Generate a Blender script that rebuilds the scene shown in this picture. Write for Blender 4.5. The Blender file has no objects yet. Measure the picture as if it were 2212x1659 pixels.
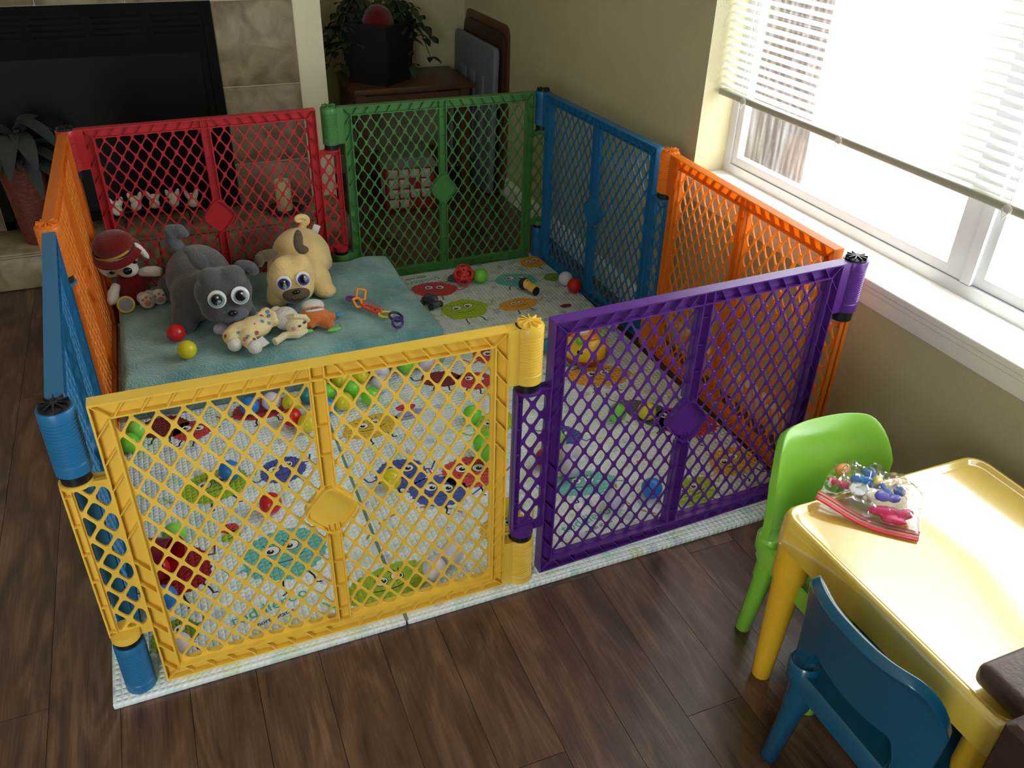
import bpy, bmesh, math, random
from mathutils import Vector, Matrix, Euler, noise
random.seed(7)
PI = math.pi
SC = bpy.context.scene
COL = SC.collection

# ------------------------------------------------------------------ camera
def camera():
    yaw, pitch, roll = math.radians(23.2834), math.radians(32.3845), math.radians(1.6795)
    cy, sy, cp, sp = math.cos(yaw), math.sin(yaw), math.cos(pitch), math.sin(pitch)
    f = Vector((sy*cp, cy*cp, -sp)); r = Vector((cy, -sy, 0)); u = r.cross(f)
    r2 = math.cos(roll)*r + math.sin(roll)*u
    u2 = -math.sin(roll)*r + math.cos(roll)*u
    cd = bpy.data.cameras.new('camera'); cam = bpy.data.objects.new('camera', cd); COL.objects.link(cam)
    m = Matrix((r2, u2, -f)).transposed().to_4x4(); m.translation = Vector((-.58295, -1.27768, 1.42927))
    cam.matrix_world = m
    cd.sensor_fit = 'HORIZONTAL'; cd.sensor_width = 36; cd.lens = 1818.3/2212*36
    cd.clip_start = .02; cd.clip_end = 100
    SC.camera = cam
camera()

# ------------------------------------------------------------------ world, sun, exposure
W = bpy.data.worlds.new('world'); SC.world = W; W.use_nodes = True
bg = W.node_tree.nodes['Background']; bg.inputs[0].default_value = (.93, .97, 1, 1); bg.inputs[1].default_value = 20.0
sd = bpy.data.lights.new('sun', 'SUN'); sd.energy = 30; sd.angle = math.radians(1.5); sd.color = (1, .97, .90)
so = bpy.data.objects.new('sun', sd); COL.objects.link(so)
so.rotation_euler = Vector((-.34, .12, -1.05)).to_track_quat('-Z', 'Y').to_euler(); so.location = (4, -1, 4)
def portal(name, loc, rot, sx, sy):
    ld = bpy.data.lights.new(name, 'AREA'); ld.shape = 'RECTANGLE'; ld.size = sx; ld.size_y = sy; ld.cycles.is_portal = True
    o = bpy.data.objects.new(name, ld); COL.objects.link(o); o.location = loc; o.rotation_euler = rot
portal('window_portal', (1.13, -.06, 1.35), (0, PI/2, 0), 1.6, 2.0)
portal('front_fill_portal', (-1.75, -2.56, 1.15), (PI/2, 0, 0), 1.1, 1.9)  # portal at an unseen opening in the front wall, put in for fill light
vs = SC.view_settings; vs.view_transform = 'Standard'; vs.look = 'None'; vs.gamma = 1; vs.use_curve_mapping = False
vs.exposure = -1.3
SC.cycles.max_bounces = 8; SC.cycles.diffuse_bounces = 5; SC.cycles.transparent_max_bounces = 16
SC.cycles.use_denoising = True
SC.cycles.sample_clamp_indirect = 6

# ------------------------------------------------------------------ materials
def sr(*c):  # sRGB 0-255 to linear
    return tuple(((x/255/12.92) if x/255 <= .04045 else ((x/255+.055)/1.055)**2.4) for x in c)
MATS = {}
def mat(name, col, rough=.5, bump=0, bscale=60, var=0, vscale=8, metal=0, trans=0, spec=.5, coat=0, alpha=None, sheen=0, emit=0, coord='Object', tcol=None):
    if name in MATS: return MATS[name]
    m = bpy.data.materials.new(name); m.use_nodes = True; nt = m.node_tree; N = nt.nodes; L = nt.links
    b = N['Principled BSDF']; out = N['Material Output']
    b.inputs['Base Color'].default_value = (*col, 1); b.inputs['Roughness'].default_value = rough
    b.inputs['Metallic'].default_value = metal; b.inputs['Specular IOR Level'].default_value = spec
    b.inputs['Coat Weight'].default_value = coat; b.inputs['Coat Roughness'].default_value = .1; b.inputs['Coat IOR'].default_value = 2.3 if coat >= 1 else 1.5
    if sheen: b.inputs['Sheen Weight'].default_value = sheen
    tc = N.new('ShaderNodeTexCoord')
    if var:
        n = N.new('ShaderNodeTexNoise'); n.inputs['Scale'].default_value = vscale; n.inputs['Detail'].default_value = 5
        L.new(tc.outputs[coord], n.inputs['Vector'])
        r = N.new('ShaderNodeMapRange'); r.inputs[1].default_value = .3; r.inputs[2].default_value = .7
        r.inputs[3].default_value = 1-var; r.inputs[4].default_value = 1+var; L.new(n.outputs[0], r.inputs[0])
        mx = N.new('ShaderNodeMix'); mx.data_type = 'RGBA'; mx.blend_type = 'MULTIPLY'; mx.inputs[0].default_value = 1
        mx.inputs[6].default_value = (*col, 1); L.new(r.outputs[0], mx.inputs[7]); L.new(mx.outputs[2], b.inputs['Base Color'])
    if bump:
        n2 = N.new('ShaderNodeTexNoise'); n2.inputs['Scale'].default_value = bscale; n2.inputs['Detail'].default_value = 3
        L.new(tc.outputs[coord], n2.inputs['Vector'])
        bp = N.new('ShaderNodeBump'); bp.inputs['Strength'].default_value = bump; bp.inputs['Distance'].default_value = .004
        L.new(n2.outputs[0], bp.inputs['Height']); L.new(bp.outputs[0], b.inputs['Normal'])
    if trans:
        t = N.new('ShaderNodeBsdfTranslucent'); t.inputs[0].default_value = (*(tcol or [min(1, c*1.5) for c in col]), 1)
        ms = N.new('ShaderNodeMixShader'); ms.inputs[0].default_value = trans
        L.new(b.outputs[0], ms.inputs[1]); L.new(t.outputs[0], ms.inputs[2]); L.new(ms.outputs[0], out.inputs[0])
    if alpha is not None:
        t = N.new('ShaderNodeBsdfTransparent'); ms = N.new('ShaderNodeMixShader'); ms.inputs[0].default_value = alpha
        L.new(t.outputs[0], ms.inputs[1]); L.new(b.outputs[0], ms.inputs[2]); L.new(ms.outputs[0], out.inputs[0])
    if emit: b.inputs['Emission Color'].default_value = (*col, 1); b.inputs['Emission Strength'].default_value = emit
    MATS[name] = m
    return m

wall_m = mat('wall_paint', sr(190, 184, 150), .85, bump=.35, bscale=170, var=.03, spec=.2)
white_wall_m = mat('column_paint', sr(226, 221, 192), .8, bump=.3, bscale=160, spec=.2)
trim_m = mat('trim_paint', sr(236, 234, 226), .45, var=.02)
ceil_m = mat('ceiling_paint', sr(225, 222, 210), .9)
black_m = mat('black_plastic', sr(22, 22, 26), .35)
def wood_floor():
    m = bpy.data.materials.new('laminate_planks'); m.use_nodes = True; N = m.node_tree.nodes; L = m.node_tree.links; b = N['Principled BSDF']
    tc = N.new('ShaderNodeTexCoord'); oi = N.new('ShaderNodeObjectInfo')
    off = N.new('ShaderNodeVectorMath'); off.operation = 'MULTIPLY_ADD'
    cmb = N.new('ShaderNodeCombineXYZ')
    mul = N.new('ShaderNodeMath'); mul.operation = 'MULTIPLY'; mul.inputs[1].default_value = 37
    L.new(oi.outputs['Random'], mul.inputs[0]); L.new(mul.outputs[0], cmb.inputs[0]); L.new(mul.outputs[0], cmb.inputs[2])
    off.inputs[1].default_value = (1, 1, 1); L.new(tc.outputs['Object'], off.inputs[0]); L.new(cmb.outputs[0], off.inputs[2])
    mp = N.new('ShaderNodeMapping'); mp.inputs['Scale'].default_value = (7, 1.3, 1); L.new(off.outputs[0], mp.inputs[0])
    n1 = N.new('ShaderNodeTexNoise'); n1.inputs['Scale'].default_value = 2.0; n1.inputs['Detail'].default_value = 7; n1.inputs['Distortion'].default_value = 2.4
    L.new(mp.outputs[0], n1.inputs[0])
    mp2 = N.new('ShaderNodeMapping'); mp2.inputs['Scale'].default_value = (90, 3, 1); L.new(off.outputs[0], mp2.inputs[0])
    n2 = N.new('ShaderNodeTexNoise'); n2.inputs['Scale'].default_value = 3; n2.inputs['Detail'].default_value = 4; L.new(mp2.outputs[0], n2.inputs[0])
    mixf = N.new('ShaderNodeMix'); mixf.data_type = 'FLOAT'; mixf.inputs[0].default_value = .3
    L.new(n1.outputs[0], mixf.inputs[2]); L.new(n2.outputs[0], mixf.inputs[3])
    cr = N.new('ShaderNodeValToRGB'); e = cr.color_ramp.elements
    e[0].position = .32; e[0].color = (*sr(50, 33, 26), 1); e[1].position = .68; e[1].color = (*sr(118, 90, 72), 1)
    x = e.new(.5); x.color = (*sr(84, 60, 48), 1); x = e.new(.42); x.color = (*sr(72, 50, 40), 1)
    L.new(mixf.outputs[0], cr.inputs[0])
    hv = N.new('ShaderNodeHueSaturation'); mr = N.new('ShaderNodeMapRange'); mr.inputs[3].default_value = .93; mr.inputs[4].default_value = 1.07
    L.new(oi.outputs['Random'], mr.inputs[0]); L.new(mr.outputs[0], hv.inputs['Value']); L.new(cr.outputs[0], hv.inputs['Color'])
    L.new(hv.outputs[0], b.inputs['Base Color'])
    b.inputs['Roughness'].default_value = .3; b.inputs['Specular IOR Level'].default_value = .6
    bp = N.new('ShaderNodeBump'); bp.inputs['Strength'].default_value = .12; bp.inputs['Distance'].default_value = .002
    L.new(n2.outputs[0], bp.inputs['Height']); L.new(bp.outputs[0], b.inputs['Normal'])
    return m
floor_m = wood_floor()
def tile_mat(name, c1, c2):
    m = bpy.data.materials.new(name); m.use_nodes = True; N = m.node_tree.nodes; L = m.node_tree.links; b = N['Principled BSDF']
    tc = N.new('ShaderNodeTexCoord'); oi = N.new('ShaderNodeObjectInfo')
    ad = N.new('ShaderNodeVectorMath'); ad.operation = 'ADD'; L.new(tc.outputs['Object'], ad.inputs[0]); L.new(oi.outputs['Location'], ad.inputs[1])
    n = N.new('ShaderNodeTexNoise'); n.inputs['Scale'].default_value = 11; n.inputs['Detail'].default_value = 8; n.inputs['Distortion'].default_value = .8
    L.new(ad.outputs[0], n.inputs[0])
    cr = N.new('ShaderNodeValToRGB'); e = cr.color_ramp.elements
    e[0].position = .35; e[0].color = (*c1, 1); e[1].position = .65; e[1].color = (*c2, 1); L.new(n.outputs[0], cr.inputs[0])
    L.new(cr.outputs[0], b.inputs['Base Color']); b.inputs['Roughness'].default_value = .5
    bp = N.new('ShaderNodeBump'); bp.inputs['Strength'].default_value = .15; bp.inputs['Distance'].default_value = .003; L.new(n.outputs[0], bp.inputs['Height']); L.new(bp.outputs[0], b.inputs['Normal'])
    return m
tile_m = tile_mat('travertine_tile', sr(112, 97, 75), sr(156, 140, 112))
grout_m = mat('grout', sr(180, 168, 140), .9)

# ------------------------------------------------------------------ mesh helpers
class MB:
    def __init__(s): s.v = []; s.f = []; s.mi = []
    def add(s, vs, fs, mi=0, M=None):
        o = len(s.v)
        s.v += [tuple(M @ Vector(v)) if M else tuple(v) for v in vs]
        s.f += [tuple(i+o for i in f) for f in fs]; s.mi += [mi]*len(fs); return s
    def box(s, a, b, mi=0, M=None):
        x0, y0, z0 = a; x1, y1, z1 = b
        return s.add([(x0,y0,z0),(x1,y0,z0),(x1,y1,z0),(x0,y1,z0),(x0,y0,z1),(x1,y0,z1),(x1,y1,z1),(x0,y1,z1)],
                     [(3,2,1,0),(4,5,6,7),(0,1,5,4),(1,2,6,5),(2,3,7,6),(3,0,4,7)], mi, M)
    def bar(s, p, q, w, h, mi=0):  # rectangular bar from p to q; w across in-plane, h along local y
        p = Vector(p); q = Vector(q); d = q-p; l = d.length; d.normalize()
        up = Vector((0, 1, 0)) if abs(d.y) < .9 else Vector((0, 0, 1))
        x = up.cross(d).normalized(); y = d.cross(x)
        M = Matrix((x, y, d)).transposed().to_4x4(); M.translation = p
        return s.box((-w/2, -h/2, 0), (w/2, h/2, l), mi, M)
    def lathe(s, prof, n=20, mi=0, M=None, caps=True):  # prof: (r,z)
        vs = []; fs = []
        for r, z in prof:
            for k in range(n): a = 2*PI*k/n; vs.append((r*math.cos(a), r*math.sin(a), z))
        for i in range(len(prof)-1):
            for k in range(n): a = i*n+k; b = i*n+(k+1) % n; fs.append((a, b, b+n, a+n))
        if caps: fs.append(tuple(range(n-1, -1, -1))); fs.append(tuple((len(prof)-1)*n+k for k in range(n)))
        return s.add(vs, fs, mi, M)
    def tube(s, path, r, n=8, mi=0, closed=False, cap=True):
        P = [Vector(p) for p in path]; m = len(P); rs = r if isinstance(r, (list, tuple)) else [r]*m
        vs = []; fs = []; ref = None
        for i in range(m):
            if closed: d = P[(i+1) % m]-P[i-1]
            else: d = P[min(i+1, m-1)]-P[max(i-1, 0)]
            d.normalize()
            if ref is None: ref = Vector((0, 0, 1)) if abs(d.z) < .8 else Vector((1, 0, 0))
            x = (ref - d*ref.dot(d)).normalized(); ref = x; y = d.cross(x)
            for k in range(n): a = 2*PI*k/n; vs.append(P[i]+(x*math.cos(a)+y*math.sin(a))*rs[i])
        for i in range(m if closed else m-1):
            j = (i+1) % m
            for k in range(n): fs.append((i*n+k, i*n+(k+1) % n, j*n+(k+1) % n, j*n+k))
        if cap and not closed: fs.append(tuple(range(n-1, -1, -1))); fs.append(tuple((m-1)*n+k for k in range(n)))
        return s.add(vs, fs, mi)
    def ell(s, c, r, mi=0, rot=None, n=16, m=10):
        c = Vector(c); r = (r, r, r) if isinstance(r, (int, float)) else r
        R = Euler(rot).to_matrix() if rot else Matrix.Identity(3)
        vs = [c+R @ Vector((0, 0, -r[2]))]
        for i in range(1, m):
            t = PI*i/m
            for k in range(n): a = 2*PI*k/n; vs.append(c+R @ Vector((r[0]*math.sin(t)*math.cos(a), r[1]*math.sin(t)*math.sin(a), -r[2]*math.cos(t))))
        vs.append(c+R @ Vector((0, 0, r[2]))); fs = [(0, 1+(k+1) % n, 1+k) for k in range(n)]
        for i in range(m-2):
            for k in range(n): a = 1+i*n+k; b = 1+i*n+(k+1) % n; fs.append((a, b, b+n, a+n))
        e = len(vs)-1; o = 1+(m-2)*n; fs += [(o+k, o+(k+1) % n, e) for k in range(n)]
        return s.add(vs, fs, mi)
    def prism(s, poly, z0, z1, mi=0, M=None):
        n = len(poly); vs = [(x, y, z0) for x, y in poly]+[(x, y, z1) for x, y in poly]
        fs = [tuple(range(n-1, -1, -1)), tuple(range(n, 2*n))]+[(i, (i+1) % n, (i+1) % n+n, i+n) for i in range(n)]
        return s.add(vs, fs, mi, M)
    def flat(s, poly, z, mi=0):
        return s.add([(x, y, z) for x, y in poly], [tuple(range(len(poly)))], mi)
    def mesh(s, name, mats, smooth=False, angle=40):
        me = bpy.data.meshes.new(name); me.from_pydata([tuple(v) for v in s.v], [], s.f); me.validate(); me.update()
        for m in (mats if isinstance(mats, (list, tuple)) else [mats]): me.materials.append(m)
        if len(me.polygons) == len(s.mi) and any(s.mi): me.polygons.foreach_set('material_index', s.mi)
        if smooth:
            me.polygons.foreach_set('use_smooth', [True]*len(me.polygons)); me.set_sharp_from_angle(angle=math.radians(angle))
        me.update()
        return me
    def build(s, name, mats, parent=None, smooth=False, angle=40, loc=None, rot=None):
        return obj(name, s.mesh(name, mats, smooth, angle), parent, loc, rot)
def obj(name, me, parent=None, loc=None, rot=None):
    o = bpy.data.objects.new(name, me); COL.objects.link(o)
    if parent: o.parent = parent
    if loc: o.location = loc
    if rot: o.rotation_euler = rot
    return o
def tag(o, label, cat, group=None, kind=None):
    o['label'] = label; o['category'] = cat
    if group: o['group'] = group
    if kind: o['kind'] = kind
    return o
def thing(name, label, cat, loc=(0,0,0), rot=(0,0,0), group=None):
    o = bpy.data.objects.new(name, None); COL.objects.link(o); o.location = loc; o.rotation_euler = rot; o.empty_display_size = .05
    return tag(o, label, cat, group)
def struct(o): o['kind'] = 'structure'; return o
def bevel(o, w, seg=2, ang=30):
    m = o.modifiers.new('bevel', 'BEVEL'); m.width = w; m.segments = seg; m.limit_method = 'ANGLE'; m.angle_limit = math.radians(ang)
    o.data.polygons.foreach_set('use_smooth', [True]*len(o.data.polygons)); return o
def blob(o, vox=.006, sm=6):
    m = o.modifiers.new('remesh', 'REMESH'); m.mode = 'VOXEL'; m.voxel_size = vox; m.use_smooth_shade = True
    s = o.modifiers.new('smooth', 'SMOOTH'); s.iterations = sm; s.factor = .6
    return o
def rrect(x0, y0, x1, y1, r, n=5):
    out = []
    for cx, cy, a0 in ((x1-r, y1-r, 0), (x0+r, y1-r, PI/2), (x0+r, y0+r, PI), (x1-r, y0+r, 1.5*PI)):
        for k in range(n+1): a = a0+PI/2*k/n; out.append((cx+r*math.cos(a), cy+r*math.sin(a)))
    return out
def text_mesh(body, size, material, parent, loc, rot, name='lettering', ext=0.0002, font_scale=(1, 1)):
    cu = bpy.data.curves.new('t', 'FONT'); cu.body = body; cu.size = size; cu.extrude = ext; cu.align_x = 'CENTER'; cu.resolution_u = 2
    t = bpy.data.objects.new('t', cu); COL.objects.link(t)
    me = bpy.data.meshes.new_from_object(t, depsgraph=bpy.context.evaluated_depsgraph_get())
    bpy.data.objects.remove(t); me.materials.clear(); me.materials.append(material)
    return obj(name, me, parent, loc, rot)

# ------------------------------------------------------------------ room shell
RX = .935; BY = 2.98; LX = -3.3; FY = -2.5; CZ = 2.45; FPY = 2.29
WY0, WY1, WZ0, WZ1 = -1.0, .875, .575, 2.1
fl = struct(MB().box((LX, FY, -.12), (RX+.11, BY+.11, -.008)).build('floor', mat('subfloor', sr(60, 42, 32), .8)))
pw, pl = .128, 1.21
pm = MB().prism([(-pw/2+.0006, -pl/2+.0006), (pw/2-.0006, -pl/2+.0006), (pw/2-.0006, pl/2-.0006), (-pw/2+.0006, pl/2-.0006)], -.008, 0).mesh('plank', floor_m)
ix = 0; x = RX-pw/2
while x > -2.3:
    yo = -1.9 + (ix*.41 % 1.21)
    for j in range(-1, 5):
        y = yo + j*pl
        if y < 3.5 and y+pl/2 < BY+.5: 
            yy = min(y, BY-pl/2)
            obj('plank', pm, fl, (x, yy if j < 4 else y, 0)) if y+pl/2 <= BY+.01 else None
    x -= pw; ix += 1
MB().box((LX, FY, -.008), (x+pw/2, BY, 0)).build('subfloor_strip', floor_m, fl)
MB().box((x+pw/2, BY-.9, -.008), (RX, BY, -.0012)).build('subfloor_strip', floor_m, fl)
wr = struct(MB().box((RX, FY, -.1), (RX+.12, BY+.12, WZ0)).box((RX, FY, WZ1), (RX+.12, BY+.12, CZ)).box((RX, FY, WZ0), (RX+.12, WY0, WZ1)).box((RX, WY1, WZ0), (RX+.12, BY+.12, WZ1)).build('wall_right', wall_m))
struct(MB().box((LX, BY, -.1), (RX, BY+.12, CZ)).build('wall_back', wall_m))
struct(MB().box((LX-.12, FY, -.1), (LX, BY, CZ)).build('wall_left', wall_m))
struct(MB().box((LX, FY-.12, -.1), (-2.3, FY, CZ)).box((-1.2, FY-.12, -.1), (RX, FY, CZ)).box((-2.3, FY-.12, -.1), (-1.2, FY, .2)).box((-2.3, FY-.12, 2.1), (-1.2, FY, CZ)).build('wall_front', wall_m))  # unseen opening cut here, sized and placed to fill the front with light
struct(MB().box((LX, FY, CZ), (RX, BY, CZ+.1)).build('ceiling', ceil_m))
# baseboards: stepped profile
bbx = MB().box((RX-.013, FY, 0), (RX, BY, .075)).box((RX-.009, FY, .075), (RX, BY, .083)).box((RX-.005, FY, .083), (RX, BY, .092))
struct(bbx.build('baseboard_right', trim_m))
struct(MB().box((.095, BY-.013, 0), (RX-.013, BY, .075)).box((.095, BY-.008, .075), (RX-.013, BY, .09)).build('baseboard_back', trim_m))
# chimney breast with fireplace opening
FX0, FX1 = -1.19, -.316
cb = struct(MB().box((FX1, FPY, 0), (.092, BY, CZ)).box((-2.0, FPY, 0), (FX0, BY, CZ)).box((FX0, FPY, .925), (FX1, BY, CZ)).box((FX0, FPY+.45, 0), (FX1, BY, .925)).build('wall_chimney', white_wall_m))
def tile(x0, y0, z0, x1, y1, z1, parent, g=.003):
    c = ((x0+x1)/2, (y0+y1)/2, (z0+z1)/2); h = [abs(x1-x0)/2, abs(y1-y0)/2, abs(z1-z0)/2]
    k = [max(v-g, v*.5) if v > .02 else v for v in h]
    o = MB().box((-k[0], -k[1], -k[2]), (k[0], k[1], k[2])).build('tile', tile_m, parent, loc=c); bevel(o, .002, 1); return o
gb = MB().box((FX1, FPY-.006, .14), (-.015, FPY, 2.0)).box((-1.62, FPY-.006, .14), (FX0, FPY, 2.0)).build('grout_bed', grout_m, cb)
for z0, z1 in ((.14, .312), (.312, .618), (.618, .93), (.93, 1.24), (1.24, 1.55)):
    tile(FX1, FPY-.012, z0, -.015, FPY-.004, z1, cb)
    tile(-1.49, FPY-.012, z0, FX0, FPY-.004, z1, cb)
for k in range(3): tile(FX0+k*.2915, FPY-.012, .93, FX0+(k+1)*.2915, FPY-.004, 1.24, cb)
hearth = struct(MB().box((-1.9, 2.035, 0), (.086, FPY, .134)).build('hearth', grout_m))
xs = [-1.9+.3105*k for k in range(7)]; xs[-1] = .086
for a, b in zip(xs[:-1], xs[1:]):
    tile(a, 2.026, .130, b, FPY-.002, .141, hearth); tile(a, 2.024, 0, b, 2.033, .128, hearth)
# fireplace insert
fp = thing('fireplace', 'black metal fireplace insert with slotted louvres above dark glass', 'fireplace', (-.753, FPY, .14))
fb = mat('firebox_black', sr(13, 15, 12), .8, var=.1, spec=.12); fg = mat('firebox_glass', sr(6, 7, 5), .5, spec=.15)
X0 = FX0+.753; X1 = FX1+.753
m = MB().box((X0, -.012, 0), (X0+.035, .02, .79)).box((X1-.035, -.012, 0), (X1, .02, .79)).box((X0, -.012, 0), (X1, .02, .035)).box((X0, -.014, .775), (X1, .02, .79))
m.build('surround', fb, fp)
h = MB().box((X0+.035, -.008, .615), (X1-.035, 0, .775)); h.build('hood_panel', fb, fp)
for g in range(4):
    for k in range(4):
        xa = X0+.06+g*.2
        bevel(MB().box((xa, -.014, .685+k*.02), (xa+.17, -.004, .690+k*.02)).build('louvre', fb, fp), .002, 1)
MB().box((X0+.035, .004, .035), (X1-.035, .01, .615)).build('glass_door', fg, fp)
MB().box((X1-.06, -.006, .035), (X1-.035, .004, .615)).build('door_stile', fb, fp)
# firebox interior behind the glass
MB().box((X0, .2, 0), (X1, .21, .78)).build('firebox_back', fb, fp)

# window
wt = mat('window_alu', sr(215, 218, 222), .35, metal=0, var=.03)
win = struct(MB().box((1.045, WY0, .593), (1.085, WY1, .622)).box((1.045, WY0, 2.07), (1.085, WY1, WZ1)).box((1.045, WY1-.03, .622), (1.085, WY1, 2.07)).box((1.045, WY0, .622), (1.085, WY0+.03, 2.07)).build('window_1', wt))
for y0, y1, xo in ((-.03, WY1-.034, .0), (WY0+.034, -.085, .008)):
    s = MB().box((1.05+xo, y0, .624), (1.075+xo, y1, .648)).box((1.05+xo, y0, 2.04), (1.075+xo, y1, 2.066)).box((1.05+xo, y0, .648), (1.075+xo, y0+.022, 2.04)).box((1.05+xo, y1-.022, .648), (1.075+xo, y1, 2.04))
    s.build('window_sash', wt, win)
MB().box((1.045, -.085, .624), (1.083, -.058, 2.068)).box((1.05, -.056, .624), (1.08, -.03, 2.068)).build('window_mullion', wt, win)
def glass_mat():
    m = bpy.data.materials.new('dusty_glass'); m.use_nodes = True; N = m.node_tree.nodes; L = m.node_tree.links
    for n in list(N):
        if n.type == 'BSDF_PRINCIPLED': N.remove(n)
    out = N['Material Output']; t = N.new('ShaderNodeBsdfTransparent'); g = N.new('ShaderNodeBsdfGlossy'); g.inputs['Roughness'].default_value = .05
    d = N.new('ShaderNodeBsdfTranslucent'); d.inputs[0].default_value = (.9, .92, .95, 1)
    tc = N.new('ShaderNodeTexCoord'); mp = N.new('ShaderNodeMapping'); mp.inputs['Scale'].default_value = (1, 30, 3); L.new(tc.outputs['Object'], mp.inputs[0])
    n = N.new('ShaderNodeTexNoise'); n.inputs['Scale'].default_value = 2; n.inputs['Detail'].default_value = 6; L.new(mp.outputs[0], n.inputs[0])
    r = N.new('ShaderNodeMapRange'); r.inputs[1].default_value = .45; r.inputs[2].default_value = .7; r.inputs[3].default_value = .005; r.inputs[4].default_value = .07; L.new(n.outputs[0], r.inputs[0])
    a = N.new('ShaderNodeMixShader'); L.new(r.outputs[0], a.inputs[0]); L.new(t.outputs[0], a.inputs[1]); L.new(d.outputs[0], a.inputs[2])
    b = N.new('ShaderNodeMixShader'); b.inputs[0].default_value = .05; L.new(a.outputs[0], b.inputs[1]); L.new(g.outputs[0], b.inputs[2]); L.new(b.outputs[0], out.inputs[0])
    return m
gm = glass_mat()
MB().box((1.061, -.01, .646), (1.064, WY1-.055, 2.042)).build('window_pane', gm, win)
MB().box((1.069, WY0+.055, .646), (1.072, -.105, 2.042)).build('window_pane', gm, win)
sill = struct(bevel(MB().box((.905, WY0-.03, .575), (1.05, WY1, .593)).build('trim_1', trim_m), .004, 3))
ap = struct(bevel(MB().box((.917, WY0-.03, .522), (RX, WY1+.0, .575)).box((.911, WY0-.03, .560), (RX, WY1, .575)).build('trim_2', trim_m), .003, 2))
# reveal plaster is the wall itself; blinds
bl = thing('window_blind', 'white horizontal slat blind half lowered in the window', 'blind', (.992, -.06, .84))
slat_m = mat('blind_slat', sr(238, 240, 240), .4, trans=.35)
rail_m = mat('blind_rail_backlit', sr(176, 176, 162), .4)  # grey-olive tone puts the rail's backlit shade into its colour
sm = MB(); hw = .0125
for a in (0,):
    pr = [(-hw, -.0016), (-hw/2, .0002), (0, .0008), (hw/2, .0002), (hw, -.0016)]
    vs = [(x, -.925, z) for x, z in pr]+[(x, .925, z) for x, z in pr]
    sm.add(vs, [(i, i+1, i+6, i+5) for i in range(4)])
sm = sm.mesh('slat', slat_m, True, 80)
for k in range(55):
    obj('slat', sm, bl, (0, 0, .024+k*.0218), (0, math.radians(-14), 0))
bevel(MB().box((-.013, -.927, -.009), (.013, .927, .009)).build('bottom_rail', rail_m, bl), .004, 2)
for y in (.80, .40, -.10, -.55):
    MB().tube([(-.0125, y, .01), (-.0125, y, 1.22)], .0007, 5).tube([(.0125, y, .01), (.0125, y, 1.22)], .0007, 5).build('ladder_cord', slat_m, bl)
    MB().ell((-.015, y, .0), (.004, .012, .009)).tube([(-.018, y-.008, -.004), (-.02, y, -.02), (-.018, y+.008, -.004)], .0012, 5).build('rail_clip', mat('clear_clip', sr(220, 222, 215), .2), bl)
MB().box((-.016, -.93, 1.225), (.016, .93, 1.255)).build('head_rail', slat_m, bl)

# outdoors
gr = struct(MB().box((1.07, -8, -.35), (9, 9, -.25)).build('ground', mat('pale_patio', sr(225, 220, 208), .9)))
tag(MB().lathe([(.2, -.3), (.17, 0), (.15, .6), (.14, 2.4)], 20).build('tree_trunk', mat('bark', sr(60, 52, 48), .95, bump=.8, bscale=30), loc=(2.35, 2.2, 0), smooth=True), 'dark tree trunk seen through the window glass', 'tree')
fe = thing('garden_fence', 'sunlit pale fence beyond the window', 'fence', (3.6, 2, -.25))
fm = mat('fence_pale', sr(225, 215, 195), .8, var=.1)
bd = MB().box((-.01, -.068, 0), (.01, .068, 1.7)).mesh('fence_board', fm)
for k in range(30): obj('fence_board', bd, fe, (0, -2.2+k*.145, 0))
MB().box((.01, -2.3, .3), (.05, 2.2, .38)).box((.01, -2.3, 1.3), (.05, 2.2, 1.38)).build('fence_rail', fm, fe)

# ------------------------------------------------------------------ playard panels
ZB = .015; PH = .66; PL = .813
PT = [(-.811, -.004), (.002, 0), (.816, .03), (.828, .844), (.777, 1.656), (-.036, 1.656), (-.85, 1.621), (-.856, .808)]
PB = [(-.815, 0), (0, 0), (.81, .043), (.836, .855), (.782, 1.666), (-.032, 1.656), (-.844, 1.624), (-.856, .812)]
FW = .029; FD = .028   # channel width and depth
U0, U1 = .047, .768
def clip(poly, rect):
    def cut(P, ins, inter):
        out = []
        for i in range(len(P)):
            a, b = P[i-1], P[i]
            if ins(b):
                if not ins(a): out.append(inter(a, b))
                out.append(b)
            elif ins(a): out.append(inter(a, b))
        return out
    x0, y0, x1, y1 = rect
    def ix(v): return lambda a, b: (v, a[1]+(b[1]-a[1])*(v-a[0])/(b[0]-a[0]))
    def iy(v): return lambda a, b: (a[0]+(b[0]-a[0])*(v-a[1])/(b[1]-a[1]), v)
    for ins, it in ((lambda p: p[0] >= x0-1e-9, ix(x0)), (lambda p: p[0] <= x1+1e-9, ix(x1)), (lambda p: p[1] >= y0-1e-9, iy(y0)), (lambda p: p[1] <= y1+1e-9, iy(y1))):
        poly = cut(poly, ins, it)
        if len(poly) < 3: return []
    return poly
def dedupe(P, e=1e-5):
    o = []
    for p in P:
        if not o or math.dist(p, o[-1]) > e: o.append(p)
    if len(o) > 1 and math.dist(o[0], o[-1]) <= e: o.pop()
    return o
def round_poly(P, r, n=3):
    out = []
    for i in range(len(P)):
        a, b, c = Vector(P[i-1]), Vector(P[i]), Vector(P[(i+1) % len(P)])
        d1 = (a-b); d2 = (c-b); l = min(r, d1.length*.45, d2.length*.45)
        p = b+d1.normalized()*l; q = b+d2.normalized()*l
        for k in range(n+1): t = k/n; out.append(tuple((1-t)**2*p+2*t*(1-t)*b+t*t*q))
    return out
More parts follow.
